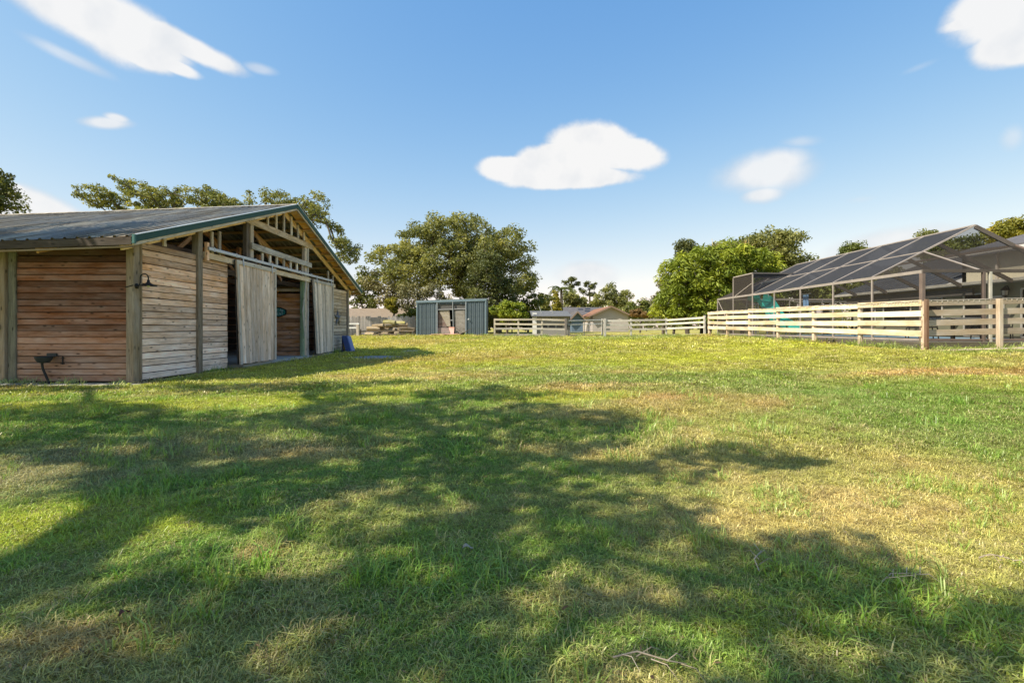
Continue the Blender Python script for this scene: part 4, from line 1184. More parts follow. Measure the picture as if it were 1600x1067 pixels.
# the short side facing the lawn is greyer
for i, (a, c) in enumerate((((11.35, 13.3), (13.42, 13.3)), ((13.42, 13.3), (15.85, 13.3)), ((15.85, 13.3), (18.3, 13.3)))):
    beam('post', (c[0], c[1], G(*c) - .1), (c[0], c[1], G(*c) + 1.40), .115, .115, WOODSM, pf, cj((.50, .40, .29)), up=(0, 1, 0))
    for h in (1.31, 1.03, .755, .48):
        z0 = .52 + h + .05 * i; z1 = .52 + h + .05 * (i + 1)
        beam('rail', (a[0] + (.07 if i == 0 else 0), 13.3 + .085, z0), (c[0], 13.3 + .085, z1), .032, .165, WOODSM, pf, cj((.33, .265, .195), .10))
beam('post', (11.34, 13.22, G(11.35, 13.2) - .12), (11.34, 13.22, 1.93), .085, .085, WOODSM, pf, (.22, .135, .09), up=(0, 1, 0))
for a in ((11.5, 13.0, 15.9), (12.2, 12.95, 17.2), (11.9, 13.08, 14.0)):
    z = G(a[0], a[1]) + .03
    beam('kick_board', (a[0], a[1], z), (a[2], a[1] + .12, z + .06), .10, .03, WOODSM, pf, cj((.46, .38, .28)))
# fairy lights: cord and drops along the top board
fl_ = thing('fairy_lights', 'string of small drop lights hung along the top board of the pool fence', 'string lights', (11.25, 13.3, 1.85))
cord, drops = MB(), MB()
cp = []
for i in range(121):
    y = 13.35 + i * .1195; z = G(11.35, y) + 1.365 + .012 * math.sin(i * 1.3)
    cp.append((11.245, y, z))
    L = random.uniform(.055, .10)
    drops.tube([(11.24, y, z), (11.238, y + random.uniform(-.02, .02), z - L * .6)], [.006, .009], 5)
cord.tube(cp, .008, 4)
cp = []
for i in range(44):
    x = 11.45 + i * .148; z = .52 + 1.375 + .0245 * (x - 11.35) / 1 + .010 * math.sin(i * 1.7) - .0
    cp.append((x, 13.362, z)); L = random.uniform(.05, .09)
    drops.tube([(x, 13.36, z - .01), (x + random.uniform(-.02, .02), 13.358, z - .012 - L * .5)], [.006, .010], 5)
cord.tube(cp, .008, 4)
cord.build('cord', PLASTIC, fl_, (.30, .28, .24)); o = drops.build('light_drop', PLASTIC, fl_, (.55, .50, .42)); tag(o, kind='stuff')

# back fence with the pipe gate
YB = 34.0
fx = lambda px: P(px, 0, YB).x
GREYW = (.52, .45, .345)
fence('pasture_fence', 'weathered four-board fence between the blue shed and the pipe gate', 'fence', [(fx(p), YB) for p in (773, 810, 847, 884)], [1.22, .90, .58, .14], .12, .13, .03, [GREYW, GREYW, (.44, .40, .34), (.33, .29, .25)], (0, -1), post_h=1.28, group='board fences along the back of the lawn')
fence('pasture_fence', 'weathered board fence running from the pipe gate to the pool fence', 'fence', [(fx(p), YB) for p in (941, 986, 1041)] + [(P(1101, 0, 31).x, 31.0)], [1.18, .88, .56, .10], .12, .13, .03, [(.47, .43, .375), (.44, .41, .35), (.46, .42, .36), (.31, .275, .235)], (0, -1), post_h=1.30, post_col=(.45, .42, .37), group='board fences along the back of the lawn')
for px, c in ((883.5, (.15, .13, .115)), (944.5, (.50, .47, .42))):
    b = MB(); x = fx(px); g = G(x, YB - .1)
    o = beam('gate_post', (x, YB - .18, g - .1), (x, YB - .18, g + 1.34), .15, .15, WOOD, None, c, up=(0, 1, 0))
    tag(o, 'dark wooden gate post on the left of the pipe gate' if px < 900 else 'thick pale wooden gate post on the right of the pipe gate', 'post')
gt = thing('pipe_gate', 'thin metal pipe gate in the back fence with one upright in the middle', 'gate', (fx(915), YB - .1, G(fx(915), YB)))
g0 = G(fx(915), YB)
xa, xb = fx(887), fx(941)
for h in (1.20, .92, .17):
    b = MB(); b.tube([(xa, YB - .1, g0 + h - .03), (xb, YB - .1, g0 + h + .03)], .026, 8); b.build('bar', METAL, gt, (.50, .49, .46) if h > .5 else (.36, .30, .24))
b = MB(); b.tube([(xa + .3, YB - .1, g0 + .55), (xb, YB - .1, g0 + .56)], .01, 6); b.build('wire', METAL, gt, (.3, .3, .3))
for x in (xa + .03, fx(912.5), xb - .03):
    b = MB(); b.tube([(x, YB - .1, g0 + .1), (x, YB - .1, g0 + 1.22)], .028, 8); b.build('upright', METAL, gt, (.22, .22, .21))

# low rail fence at the left of the shed, with logs behind it
yl_ = 37.0
lf = fence('low_fence', 'low dark wooden rail fence in front of the log pile beside the shed', 'fence', [(P(p, 0, yl_).x, yl_ - .2) for p in (564, 594, 626)] + [(P(648, 0, yl_).x, yl_ - .2)], [.42, .16], .15, .09, .05, [(.17, .135, .10), (.15, .12, .09)], (0, -1), post_h=.60, post_col=(.13, .105, .08))
x = P(562.5, 0, yl_).x
o = beam('fence_post', (x, yl_ - .5, G(x, yl_) - .1), (x, yl_ - .5, G(x, yl_) + .98), .2, .2, WOOD, None, (.33, .28, .22), up=(0, 1, 0)); tag(o, 'stout brown wooden post at the end of the low rail fence', 'post')
wg = thing('white_gate', 'small white rail gate beside the far corner of the barn', 'gate', P(553, 525, 37.2))
za = G(P(553, 0, 37.2).x, 37.2)
for h in (1.05, .74): beam('rail', (P(541, 0, 37.2).x, 37.2, za + h), (P(561, 0, 37.2).x, 37.2, za + h), .04, .10, PAINT, wg, (.72, .72, .70))
beam('stile', (P(560.5, 0, 37.2).x, 37.17, za), (P(560.5, 0, 37.2).x, 37.17, za + 1.1), .08, .04, PAINT, wg, (.72, .72, .70), up=(0, 1, 0))
lg = thing('log_pile', 'heap of cut logs, the top ones greenish and sunlit, behind the low fence', 'logs', P(605, 525, 38.2))
zg = G(P(605, 0, 38.2).x, 38.2)
for row, (n, z, span, px0) in enumerate(((6, .22, 76, 606), (5, .54, 58, 606), (4, .85, 42, 607), (2, 1.12, 24, 611))):
    for i in range(n):
        c = P(px0 + (i - (n - 1) / 2) * span / n, 0, 38.2 + (i % 2) * .25); L = random.uniform(.7, 1.15); rr = random.uniform(.13, .19)
        an = random.uniform(-.9, .9); zz = zg + z + random.uniform(-.10, .10); c.x += random.uniform(-.3, .3)
        b = MB(); b.tube([(c.x - L / 2, c.y - an * L / 2, zz), (c.x, c.y, zz + .02), (c.x + L / 2, c.y + an * L / 2, zz + random.uniform(-.05, .05))], [rr, rr * 1.03, rr * .93], 9)
        b.build('log', WOODSM, lg, cj((.30, .27, .10) if row == 3 else (.27, .21, .13), .25))
# privacy fence and low house behind it
pv = thing('privacy_fence', 'grey upright-board privacy fence in front of the low brown-roofed house', 'fence', P(595, 524, 42))
zz = G(P(595, 0, 42).x, 42)
pk = None
x = P(536, 0, 42).x; xe = P(648, 0, 42).x
while x < xe:
    w = .15; h = 1.75 + random.uniform(-.06, .06)
    beam('picket', (x + w / 2, 42, zz - .1), (x + w / 2, 42, zz + round(h, 1)), w * .92, .025, WOODSM, pv, cj((.30, .275, .255), .2), up=(0, 1, 0)); x += w
for h in (.4, 1.3): beam('backing_rail', (P(536, 0, 42).x, 42.05, zz + h), (xe, 42.05, zz + h), .05, .09, WOODSM, pv, (.27, .24, .22))

def house(name, label, x0, x1, y0, y1, z0, zw, zrg, ridge, wallc, roofm, over=.4, cat='house', group=None):
    root = thing(name, label, cat, ((x0 + x1) / 2, y0, z0), group)
    w = MB()
    w.v = [Vector(p) for p in ((x0, y0, z0), (x1, y0, z0), (x1, y1, z0), (x0, y1, z0), (x0, y0, zw), (x1, y0, zw), (x1, y1, zw), (x0, y1, zw))]
    w.f = [(0, 1, 5, 4), (1, 2, 6, 5), (2, 3, 7, 6), (3, 0, 4, 7)]
    if ridge == 'y':
        xm_ = (x0 + x1) / 2
        w.v += [Vector((xm_, y0, zrg)), Vector((xm_, y1, zrg))]; w.f += [(4, 5, 8), (6, 7, 9)]
        k = (zrg - zw) / (xm_ - x0)
        slopes = [[(xm_, y0 - over, zrg), (xm_, y1 + over, zrg), (xm_ + s * (xm_ - x0 + over), y1 + over, zw - k * over), (xm_ + s * (xm_ - x0 + over), y0 - over, zw - k * over)] for s in (-1, 1)]
    else:
        ym_ = (y0 + y1) / 2
        w.v += [Vector((x0, ym_, zrg)), Vector((x1, ym_, zrg))]; w.f += [(4, 7, 8), (5, 6, 9)]
        k = (zrg - zw) / (ym_ - y0)
        slopes = [[(x0 - over, ym_, zrg), (x1 + over, ym_, zrg), (x1 + over, ym_ + s * (ym_ - y0 + over), zw - k * over), (x0 - over, ym_ + s * (ym_ - y0 + over), zw - k * over)] for s in (-1, 1)]
    w.build('wall', STUCCO, root, wallc)
    for sp in slopes:
        sp = [Vector(p) + Vector((0, 0, .03)) for p in sp]
        slab('roof', sp, .12, roofm, root, (1, 1, 1), (0, 0, 1))
    if ridge == 'y':
        for s in (-1, 1):
            sp = slopes[0 if s < 0 else 1]
            beam('bargeboard', Vector(sp[0]) + Vector((0, -.03, 0)), Vector(sp[3]) + Vector((0, -.03, 0)), .05, .18, PAINT, root, (.22, .16, .12))
    return root
def window(root, x0, x1, y, z0, z1):
    f = slab('window', [(x0, y, z0), (x1, y, z0), (x1, y, z1), (x0, y, z1)], .05, GLASS, root, (1, 1, 1), (0, -1, 0))
    t = .07
    for a, c in (((x0, z0), (x1, z0)), ((x0, z1), (x1, z1)), ((x0, z0), (x0, z1)), ((x1, z0), (x1, z1)), (((x0 + x1) / 2, z0), ((x0 + x1) / 2, z1))):
        beam('frame', (a[0], y - .07, a[1]), (c[0], y - .07, c[1]), t, t, PAINT, f, (.7, .7, .68), up=(0, 1, 0))
hl = house('neighbour_house', 'low long house with a tan shingle roof beyond the barn corner', P(520, 0, 50).x, P(634, 0, 50).x, 50, 57, .3, P(0, 498, 50).z, P(0, 484, 53.5).z, 'x', (.52, .47, .40), SHINGLE_TAN, .5)
for pa, pb in ((566, 569), (598, 602)): window(hl, P(pa, 0, 50).x, P(pb, 0, 50).x, 50, 1.4, 2.0)

# white lean-to shed behind the pasture fence
YW = 39.0
wx0, wx1 = P(832, 0, YW).x, P(891, 0, YW).x
zw0 = G(wx0, YW); 
ws = thing('stable_shed', 'long grey shed with a white end wall behind the pasture fence', 'shed', ((wx0 + wx1) / 2, YW, zw0))
zt_ = P(0, 489, YW).z
slab('roof', [(wx0 - .1, YW - .4, zt_ - .3), (wx1 + .1, YW - .4, zt_ - .3), (wx1 + .1, YW + 3.0, zt_ + .22), (wx0 - .1, YW + 3.0, zt_ + .22)], .05, PAINT, ws, (.13, .13, .128), (0, 0, 1))
wm = P(838.5, 0, YW).x
slab('wall', [(wm, YW, zw0), (wx1, YW, zw0), (wx1, YW, zt_ - .26), (wm, YW, zt_ - .26)], .05, STUCCO, ws, (.25, .24, .225), (0, 1, 0))
slab('end_wall', [(wx0, YW - .15, zw0), (wm, YW - .15, zw0), (wm, YW - .15, zt_ + .02), (wx0, YW - .15, zt_ + .02)], .08, STUCCO, ws, (.66, .65, .62), (0, 1, 0))
slab('end_wall', [(wx1, YW, zw0), (wx1, YW + 3, zw0), (wx1, YW + 3, zt_ + .1), (wx1, YW, zt_ - .26)], .05, STUCCO, ws, (.33, .36, .38), (-1, 0, 0))
slab('vent', [(wx0 + .05, YW - .16, zt_ - .35), (wm - .05, YW - .16, zt_ - .35), (wm - .05, YW - .16, zt_ - .12), (wx0 + .05, YW - .16, zt_ - .12)], .02, METAL, ws, (.25, .27, .3), (0, -1, 0))
for i in range(4):
    xa_ = wm + .4 + i * .62
    slab('stall_opening', [(xa_, YW - .01, zw0 + .55), (xa_ + .45, YW - .01, zw0 + .55), (xa_ + .45, YW - .01, zw0 + .9), (xa_, YW - .01, zw0 + .9)], .02, WOODSM, ws, (.07, .07, .07), (0, -1, 0))
for px, h in ((864, .30), (846, .2)):
    b = MB(); p0 = P(px, 489, YW + 1.5); b.tube([p0, p0 + Vector((-.2, 0, h + .35))], .03, 6); b.build('roof_vent', METAL, ws, (.6, .58, .5))

# houses far behind
hb = house('neighbour_house', 'small blue-grey gabled house with a grey shingle roof behind the gate', P(893, 0, 70).x, P(911, 0, 70).x, 70, 80, .5, P(0, 497, 70).z, P(0, 487.5, 70).z, 'y', (.115, .165, .235), SHINGLE_GREY, .5)
hr = house('neighbour_house', 'long house with a patched grey and brown roof behind the blue-grey house', P(880, 0, 90).x, P(948, 0, 90).x, 90, 102, .5, P(0, 492, 90).z, P(0, 481, 95).z, 'x', (.50, .42, .34), SHINGLE_GREY, .6)
for px, py in ((909, 485), (921, 484), (918, 488)):
    c = P(px, py, 92.2)
    yy = 90 + 6 * (c.z - P(0, 492, 90).z) / (P(0, 481, 95).z - P(0, 492, 90).z)
    slab('roof_panel', [(c.x - .5, yy - .5, c.z - .1), (c.x + .5, yy - .5, c.z - .1), (c.x + .5, yy + .5, c.z + .32), (c.x - .5, yy + .5, c.z + .32)], .06, METAL, hr, (.05, .05, .055), (0, 0, 1))
ht = house('neighbour_house', 'beige gabled house with a red-brown roof to the right of the gate', P(926, 0, 78).x, P(982, 0, 78).x, 78, 96, .5, P(0, 492, 78).z, P(0, 479.5, 78).z, 'y', (.40, .365, .34), SHINGLE_RED, .7)

# ------------------------------------------------------------------ pool deck, pool and screen cage
DZ = .72
def deck(x0, y0, x1, y1):
    o = slab('pool_deck', [(x0, y0, DZ - .35), (x1, y0, DZ - .35), (x1, y1, DZ - .35), (x0, y1, DZ - .35)], .35, CONCRETE, None, (.28, .255, .21), (0, 0, 1)); tag(o, kind='structure')
px0, px1, py0, py1 = 13.9, 17.6, 17.2, 26.5
o = slab('deck_edge_shade', [(12.45, 14.66, 0.2), (22, 14.66, 0.2), (22, 14.66, DZ - .004), (12.45, 14.66, DZ - .004)], .034, CONCRETE, None, (.11, .095, .075), (0, 1, 0)); tag(o, kind='structure')  # dark slabs added over the deck sides, shade and dark soil as colour
o = slab('deck_edge_shade', [(12.46, 14.70, 0.2), (12.46, 30.2, 0.2), (12.46, 30.2, DZ - .004), (12.46, 14.70, DZ - .004)], .036, CONCRETE, None, (.11, .095, .075), (1, 0, 0)); tag(o, kind='structure')
deck(12.5, 14.7, 22.0, py0); deck(12.5, py1, 22.0, 30.2); deck(12.5, py0, px0, py1); deck(px1, py0, 22.0, py1)
o = slab('pool_water', [(px0, py0, DZ - .3), (px1, py0, DZ - .3), (px1, py1, DZ - .3), (px0, py1, DZ - .3)], .24, WATER, None, (1, 1, 1), (0, 0, 1)); tag(o, kind='structure')
cp_ = thing('pool_coping', 'pale blue tiled pool edge around the water', 'pool edge', (px0, py0, DZ))
for a, c in (((px0, py0), (px1, py0)), ((px0, py1), (px1, py1)), ((px0, py0), (px0, py1)), ((px1, py0), (px1, py1))):
    beam('coping', (a[0], a[1], DZ + .02), (c[0], c[1], DZ + .02), .28, .06, CONCRETE, cp_, (.34, .48, .56))

CX0, CY0 = 12.6, 14.84
BRZ = (.16, .12, .10); BRZL = (.31, .27, .24)
cyl = [14.84, 16.9, 18.95, 21.1, 23.2, 25.3, 27.5, 29.6]
EZ = 2.87; AX, AZ = 16.2, 4.73; PX_, PZ = 14.4, 3.80; RX, RZ = 19.62, 3.02
cage = thing('pool_enclosure', 'bronze-framed screen enclosure with a pitched mesh roof over the pool', 'pool enclosure', (CX0, CY0, DZ))
def cb(name, p0, p1, w=.06, h=.10, c=BRZ, up=(0, 0, 1)): return beam(name, p0, p1, w, h, PAINT, cage, c, up=up, ch=.003)
for i, y in enumerate(cyl):
    cb('post', (CX0, y, DZ), (CX0, y, (EZ if i not in (5, 6) else 4.0) - .05), .055 if i else .10, .055 if i else .12, BRZL if i else BRZ, up=(0, 1, 0))
cb('eave_beam', (CX0, CY0, EZ), (CX0, cyl[-1], EZ), .06, .10, BRZL); cb('eave_beam', (CX0, CY0, EZ + .02), (20.2, CY0, EZ + .02), .06, .10, (.085, .07, .06))
cb('chair_rail', (CX0, CY0, DZ + .06), (CX0, cyl[-1], DZ + .06), .05, .06, BRZL); cb('chair_rail', (CX0, CY0, DZ + .06), (20.0, CY0, DZ + .06), .05, .06)
for x in (14.48, 14.68, 17.0, 19.6): cb('post', (x, CY0, DZ), (x, CY0, EZ), .075, .08, (.13, .10, .085) if x != 14.68 else (.42, .40, .34), up=(0, 1, 0))
frames = cyl[1:7]
def rl(y): return (CX0, y, EZ + .04), (AX, y, AZ), (RX, y, RZ)
for y in frames:
    a, b_, c = rl(y)
    cb('rafter', a, b_, .05, .055, BRZL); cb('rafter', (b_[0], b_[1], b_[2] - .05), (c[0], c[1], c[2] - .05), .06, .15, (.12, .10, .085))
ym0, ym1 = frames[0], frames[-1]
cb('ridge_beam', (AX, ym0, AZ), (AX, ym1, AZ), .05, .06, BRZL)
cb('purlin', (PX_, ym0, PZ), (PX_, ym1, PZ), .05, .045, BRZL); cb('purlin', (17.6, ym0, 4.02), (17.6, ym1, 4.02), .05, .08)
cb('hip_rafter', (PX_, ym0, PZ), (PX_ - .05, CY0, EZ + .05), .045, .05, BRZL); cb('hip_rafter', (17.6, ym0, 4.02), (17.6, CY0, EZ + .05), .05, .09)
# braces inside
for i, (xa_, y) in enumerate(()):
    if i < 2: cb('knee_brace', (xa_ - .9, 15.0, EZ - .03), (xa_ + .45, 17.0, EZ - .55), .06, .14, (.13, .11, .095))
    else: cb('knee_brace', (CX0 + .1, y - .8, EZ), (CX0 + 2.1, y, EZ - .42), .06, .11, (.15, .13, .11))
def scr(pts, mat):
    pts = [Vector(p) for p in pts]; b = MB(); b.quad(*pts); return b.build('screen_panel', mat, cage)
for i in range(len(cyl) - 1):
    y0_, y1_ = cyl[i], cyl[i + 1]
    scr([(CX0, y0_, DZ), (CX0, y1_, DZ), (CX0, y1_, EZ), (CX0, y0_, EZ)], SCREEN_WALL if i < 5 else SCREEN_DENSE)
for xa_, xb_ in ((CX0, 14.48), (14.48, 17.0), (17.0, 19.6)):
    scr([(xa_, CY0, DZ), (xb_, CY0, DZ), (xb_, CY0, EZ), (xa_, CY0, EZ)], SCREEN_WALL)
for y0_, y1_ in zip(frames, frames[1:]):
    scr([(CX0, y0_, EZ + .06), (CX0, y1_, EZ + .06), (PX_, y1_, PZ), (PX_, y0_, PZ)], SCREEN_ROOF)
    scr([(PX_, y0_, PZ), (PX_, y1_, PZ), (AX, y1_, AZ), (AX, y0_, AZ)], SCREEN_ROOF)
    scr([(AX, y0_, AZ), (AX, y1_, AZ), (17.6, y1_, 4.02), (17.6, y0_, 4.02)], SCREEN_THIN)
    scr([(17.6, y0_, 4.02), (17.6, y1_, 4.02), (RX, y1_, RZ), (RX, y0_, RZ)], SCREEN_THIN)
scr([(CX0, CY0, EZ + .05), (CX0, ym0, EZ + .05), (PX_, ym0, PZ), (PX_, CY0, EZ + .05)], SCREEN_WALL)
scr([(PX_, CY0, EZ + .05), (PX_, ym0, PZ), (17.6, ym0, 4.02), (17.6, CY0, EZ + .05)], SCREEN_WALL)
scr([(PX_, ym0, PZ), (AX, ym0, AZ), (17.6, ym0, 4.02)], SCREEN_WALL)
scr([(17.6, CY0, EZ + .05), (17.6, ym0, 4.02), (RX, ym0, RZ), (20.0, CY0, EZ + .05)], SCREEN_THIN)
# raised bay over the slide
bz = 4.0
scr([(CX0, 25.3, EZ), (CX0, 27.5, EZ), (CX0, 27.5, bz), (CX0, 25.3, bz)], SCREEN_DENSE)
scr([(CX0, 25.3, EZ), (CX0, 25.3, bz), (14.9, 25.3, bz - .02)], SCREEN_ROOF)
scr([(CX0, 27.5, EZ), (CX0, 27.5, bz), (14.9, 27.5, bz - .02)], SCREEN_DENSE)
scr([(CX0, 25.3, bz), (CX0, 27.5, bz), (14.9, 27.5, bz), (14.9, 25.3, bz)], SCREEN_ROOF)
cb('bay_beam', (CX0, 25.3, bz), (CX0, 27.5, bz), .05, .06, BRZL); cb('bay_beam', (CX0, 25.3, bz), (15.0, 25.3, bz - .03), .05, .08, (.10, .09, .085)); cb('bay_beam', (CX0, 27.5, bz), (15.0, 27.5, bz), .05, .06)
cb('bay_brace', (CX0, 27.3, EZ + .05), (CX0, 25.4, EZ + .6), .04, .04, BRZL)
cb('bay_brace', (12.8, 25.4, 3.1), (13.6, 25.6, 3.75), .05, .05, BRZL); cb('bay_brace', (13.2, 25.6, 3.5), (14.6, 26.0, 3.8), .04, .06, (.5, .49, .47))
cb('bay_brace', (CX0, 29.5, EZ - .1), (CX0, 28.2, DZ + .8), .04, .04, BRZL)
scr([(CX0, 27.5, EZ + .05), (CX0, 29.6, EZ + .05), (AX, 27.5, AZ)], SCREEN_DENSE)
scr([(CX0, 29.6, DZ), (20.2, 29.6, DZ), (20.2, 29.6, EZ), (CX0, 29.6, EZ)], SCREEN_WALL)
for x in (14.8, 17.0, 19.0): cb('post', (x, 29.6, DZ), (x, 29.6, EZ), .055, .055, BRZL, up=(0, 1, 0))
cb('eave_beam', (CX0, 29.6, EZ), (20.2, 29.6, EZ), .06, .10, BRZL)

# ------------------------------------------------------------------ the house behind the pool
hx = 20.35
hs_ = thing('pool_house', 'pale rendered house with a dark standing-seam roof behind the pool enclosure', 'house', (hx, 12, DZ))
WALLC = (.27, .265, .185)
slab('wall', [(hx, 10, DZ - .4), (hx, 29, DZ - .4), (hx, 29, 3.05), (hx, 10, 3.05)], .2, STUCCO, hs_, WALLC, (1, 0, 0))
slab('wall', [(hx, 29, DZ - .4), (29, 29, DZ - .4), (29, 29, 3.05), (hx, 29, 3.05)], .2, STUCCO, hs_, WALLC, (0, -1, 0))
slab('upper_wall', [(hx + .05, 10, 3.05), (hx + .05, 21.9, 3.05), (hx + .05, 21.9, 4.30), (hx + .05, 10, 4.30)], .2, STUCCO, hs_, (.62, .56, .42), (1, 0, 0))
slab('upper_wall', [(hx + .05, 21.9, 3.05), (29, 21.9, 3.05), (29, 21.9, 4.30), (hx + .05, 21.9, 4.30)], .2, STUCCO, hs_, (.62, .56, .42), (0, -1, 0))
# lower seam roof
rz0, rs = 3.12, .36
for i in range(14):
    y0_, y1_ = 21.95 + i * .54, 21.95 + (i + 1) * .54
    b = MB()
    pr = [(y0_, 0), (y0_ + .03, .05), (y0_ + .06, 0), (y1_, 0)]
    for (y, h) in pr:
        b.v += [Vector((19.7, y, rz0 + h)), Vector((25.5, y, rz0 + h + 5.8 * rs))]
    b.f = [(2 * k, 2 * k + 2, 2 * k + 3, 2 * k + 1) for k in range(3)]
    b.build('roof_panel', PAINT, hs_, cj((.07, .072, .078), .06))
slab('soffit', [(19.72, 12, 3.0), (hx, 12, 3.0), (hx, 29.5, 3.0), (19.72, 29.5, 3.0)], .04, PAINT, hs_, (.5, .48, .43), (0, 0, 1))
beam('gutter', (19.68, 12, 3.05), (19.68, 29.5, 3.05), .12, .13, PAINT, hs_, (.42, .39, .33))
slab('roof', [(19.95, 9.6, 4.30), (19.95, 22.2, 4.30), (26, 22.2, 5.95), (26, 9.6, 5.95)], .16, SHINGLE_GREY, hs_, (1, 1, 1), (-.25, 0, 1))
beam('upper_gutter', (19.9, 9.6, 4.33), (19.9, 22.2, 4.33), .1, .12, PAINT, hs_, (.5, .47, .43))
beam('downspout', (hx - .03, 20.25, 3.05), (hx - .03, 20.25, 4.3), .09, .07, PAINT, hs_, (.55, .48, .42), up=(0, 1, 0))
def hole(name, ya, yb, za_, zb_, trim=(.62, .6, .54)):
    f = slab(name, [(hx - .012, ya, za_), (hx - .012, yb, za_), (hx - .012, yb, zb_), (hx - .012, ya, zb_)], .03, GLASS, hs_, (1, 1, 1), (-1, 0, 0))
    for p0, p1 in (((ya, za_), (ya, zb_)), ((yb, za_), (yb, zb_)), ((ya, zb_), (yb, zb_)), ((ya, za_), (yb, za_))):
        beam('frame', (hx - .05, *p0), (hx - .05, *p1), .07, .05, PAINT, f, trim, up=(1, 0, 0))
hole('window', 22.8, 23.6, 1.45, 2.56); hole('sliding_door', 20.85, 21.7, .78, 2.62); hole('window', 24.6, 26.4, 1.3, 2.5); hole('door', 18.3, 19.25, .78, 2.70)
hole('window', 19.95, 20.45, 1.5, 2.45); hole('window', 27.0, 28.2, 1.3, 2.4)
beam('eave_shade_strip', (19.95, 20.9, 2.72), (19.95, 29, 2.72), .1, .32, PAINT, hs_, (.10, .09, .08))  # dark bar standing in for the band of shade under the eave
# wall lantern
ln = thing('wall_lantern', 'dark carriage lantern on the house wall between the doors', 'lantern', (hx - .1, 19.75, 2.6))
b = MB(); b.lathe((hx - .2, 19.75, 2.62), [(0, .22), (.04, .20), (.13, .10), (.14, .06), (.10, .05), (.10, .05)], 10); b.build('cap', BLACK, ln, (.02, .018, .015))
b = MB(); b.lathe((hx - .2, 19.75, 2.62), [(.10, .05), (.085, -.14), (0, -.15)], 10); b.build('glass', PLASTIC, ln, (.55, .52, .45))
b = MB(); b.lathe((hx - .2, 19.75, 2.62), [(.09, -.14), (.10, -.17), (.03, -.22), (0, -.24)], 10); b.tube([(hx - .02, 19.75, 2.70), (hx - .1, 19.75, 2.86), (hx - .2, 19.75, 2.84)], .02, 6)
for k in range(4):
    a = PI / 4 + k * PI / 2; b.tube([(hx - .2 + .105 * math.cos(a), 19.75 + .105 * math.sin(a), 2.67), (hx - .2 + .09 * math.cos(a), 19.75 + .09 * math.sin(a), 2.47)], .01, 4)
b.build('bracket', BLACK, ln, (.02, .018, .015))

# slide
sld = thing('pool_slide', 'turquoise plastic pool slide inside the enclosure', 'slide', (13.6, 25.8, DZ))
path = [Vector(p) for p in ((13.62, 27.0, 2.62), (13.62, 26.5, 2.60), (13.6, 26.0, 2.45), (13.55, 25.4, 2.05), (13.5, 24.8, 1.62), (13.42, 24.2, 1.32), (13.3, 23.5, 1.16), (13.15, 22.8, 1.09), (13.1, 22.4, 1.09))]
b = MB(); sec = [(-.38, .30), (-.34, .31), (-.30, .08), (-.16, 0), (.16, 0), (.30, .08), (.34, .31), (.38, .30), (.36, .05), (.18, -.05), (-.18, -.05), (-.36, .05)]
for i, p in enumerate(path):
    t = (path[min(i + 1, len(path) - 1)] - path[max(i - 1, 0)]).normalized(); sx = Vector((0, 0, 1)).cross(t).normalized(); up = t.cross(sx)
    k = 1.25 if i == 0 else 1
    for (u, v) in sec: b.v.append(p + sx * u * k + up * v * (1.2 if i < 3 else 1))
n = len(sec)
for i in range(len(path) - 1):
    for k in range(n): b.f.append((i * n + k, i * n + (k + 1) % n, (i + 1) * n + (k + 1) % n, (i + 1) * n + k))
TURQ = (.05, .58, .50)
b.build('chute', PLASTIC, sld, TURQ)
b = MB(); b.lathe((13.25, 26.3, 2.66), [(.0, .35), (.14, .33), (.20, .2), (.16, -.1), (0, -.12)], 12); b.build('side_guard', PLASTIC, sld, TURQ, smooth=True)
for x in (13.3, 13.95):
    for y, zt2 in ((26.4, 2.5), (27.4, 2.75), (24.6, 1.5)):
        b = MB(); b.tube([(x, y, DZ), (x, y - .05, zt2)], .025, 7); b.build('leg', METAL, sld, (.62, .63, .64))
    b = MB(); b.tube([(x, 27.6, DZ), (x, 27.4, 2.6), (x, 27.0, 3.15), (x, 26.4, 3.1), (x, 26.2, 2.75)], .022, 7); b.build('handrail', METAL, sld, (.66, .67, .68))
for k in range(6):
    z = DZ + .28 + k * .3; y = 27.6 - .2 * (z - DZ) / 1.9
    beam('ladder_rung', (13.3, y, z), (13.95, y, z), .06, .04, PLASTIC, sld, (.6, .6, .58))
# towel
tw = thing('towel', 'light blue towel hanging on the inside of the pool screen', 'towel', (12.95, 21.3, 2.6))
b = MB(); nx2 = 8
for i in range(nx2 + 1):
    y = 21.1 + .42 * i / nx2; o_ = .03 * math.sin(i * 1.9)
    b.v += [Vector((12.95 + o_ * .3, y, 2.62)), Vector((12.95 + o_, y + .01, 2.3)), Vector((12.95 + o_ * 1.4, y, 2.06 + .02 * math.sin(i)))]
for i in range(nx2):
    for k in range(2): b.f.append((i * 3 + k, i * 3 + 3 + k, i * 3 + 4 + k, i * 3 + 1 + k))
b.build('cloth', STUCCO, tw, (.20, .36, .60))
beam('towel_bar', (12.93, 20.9, 2.63), (12.93, 21.7, 2.63), .02, .02, METAL, tw, (.5, .5, .5))

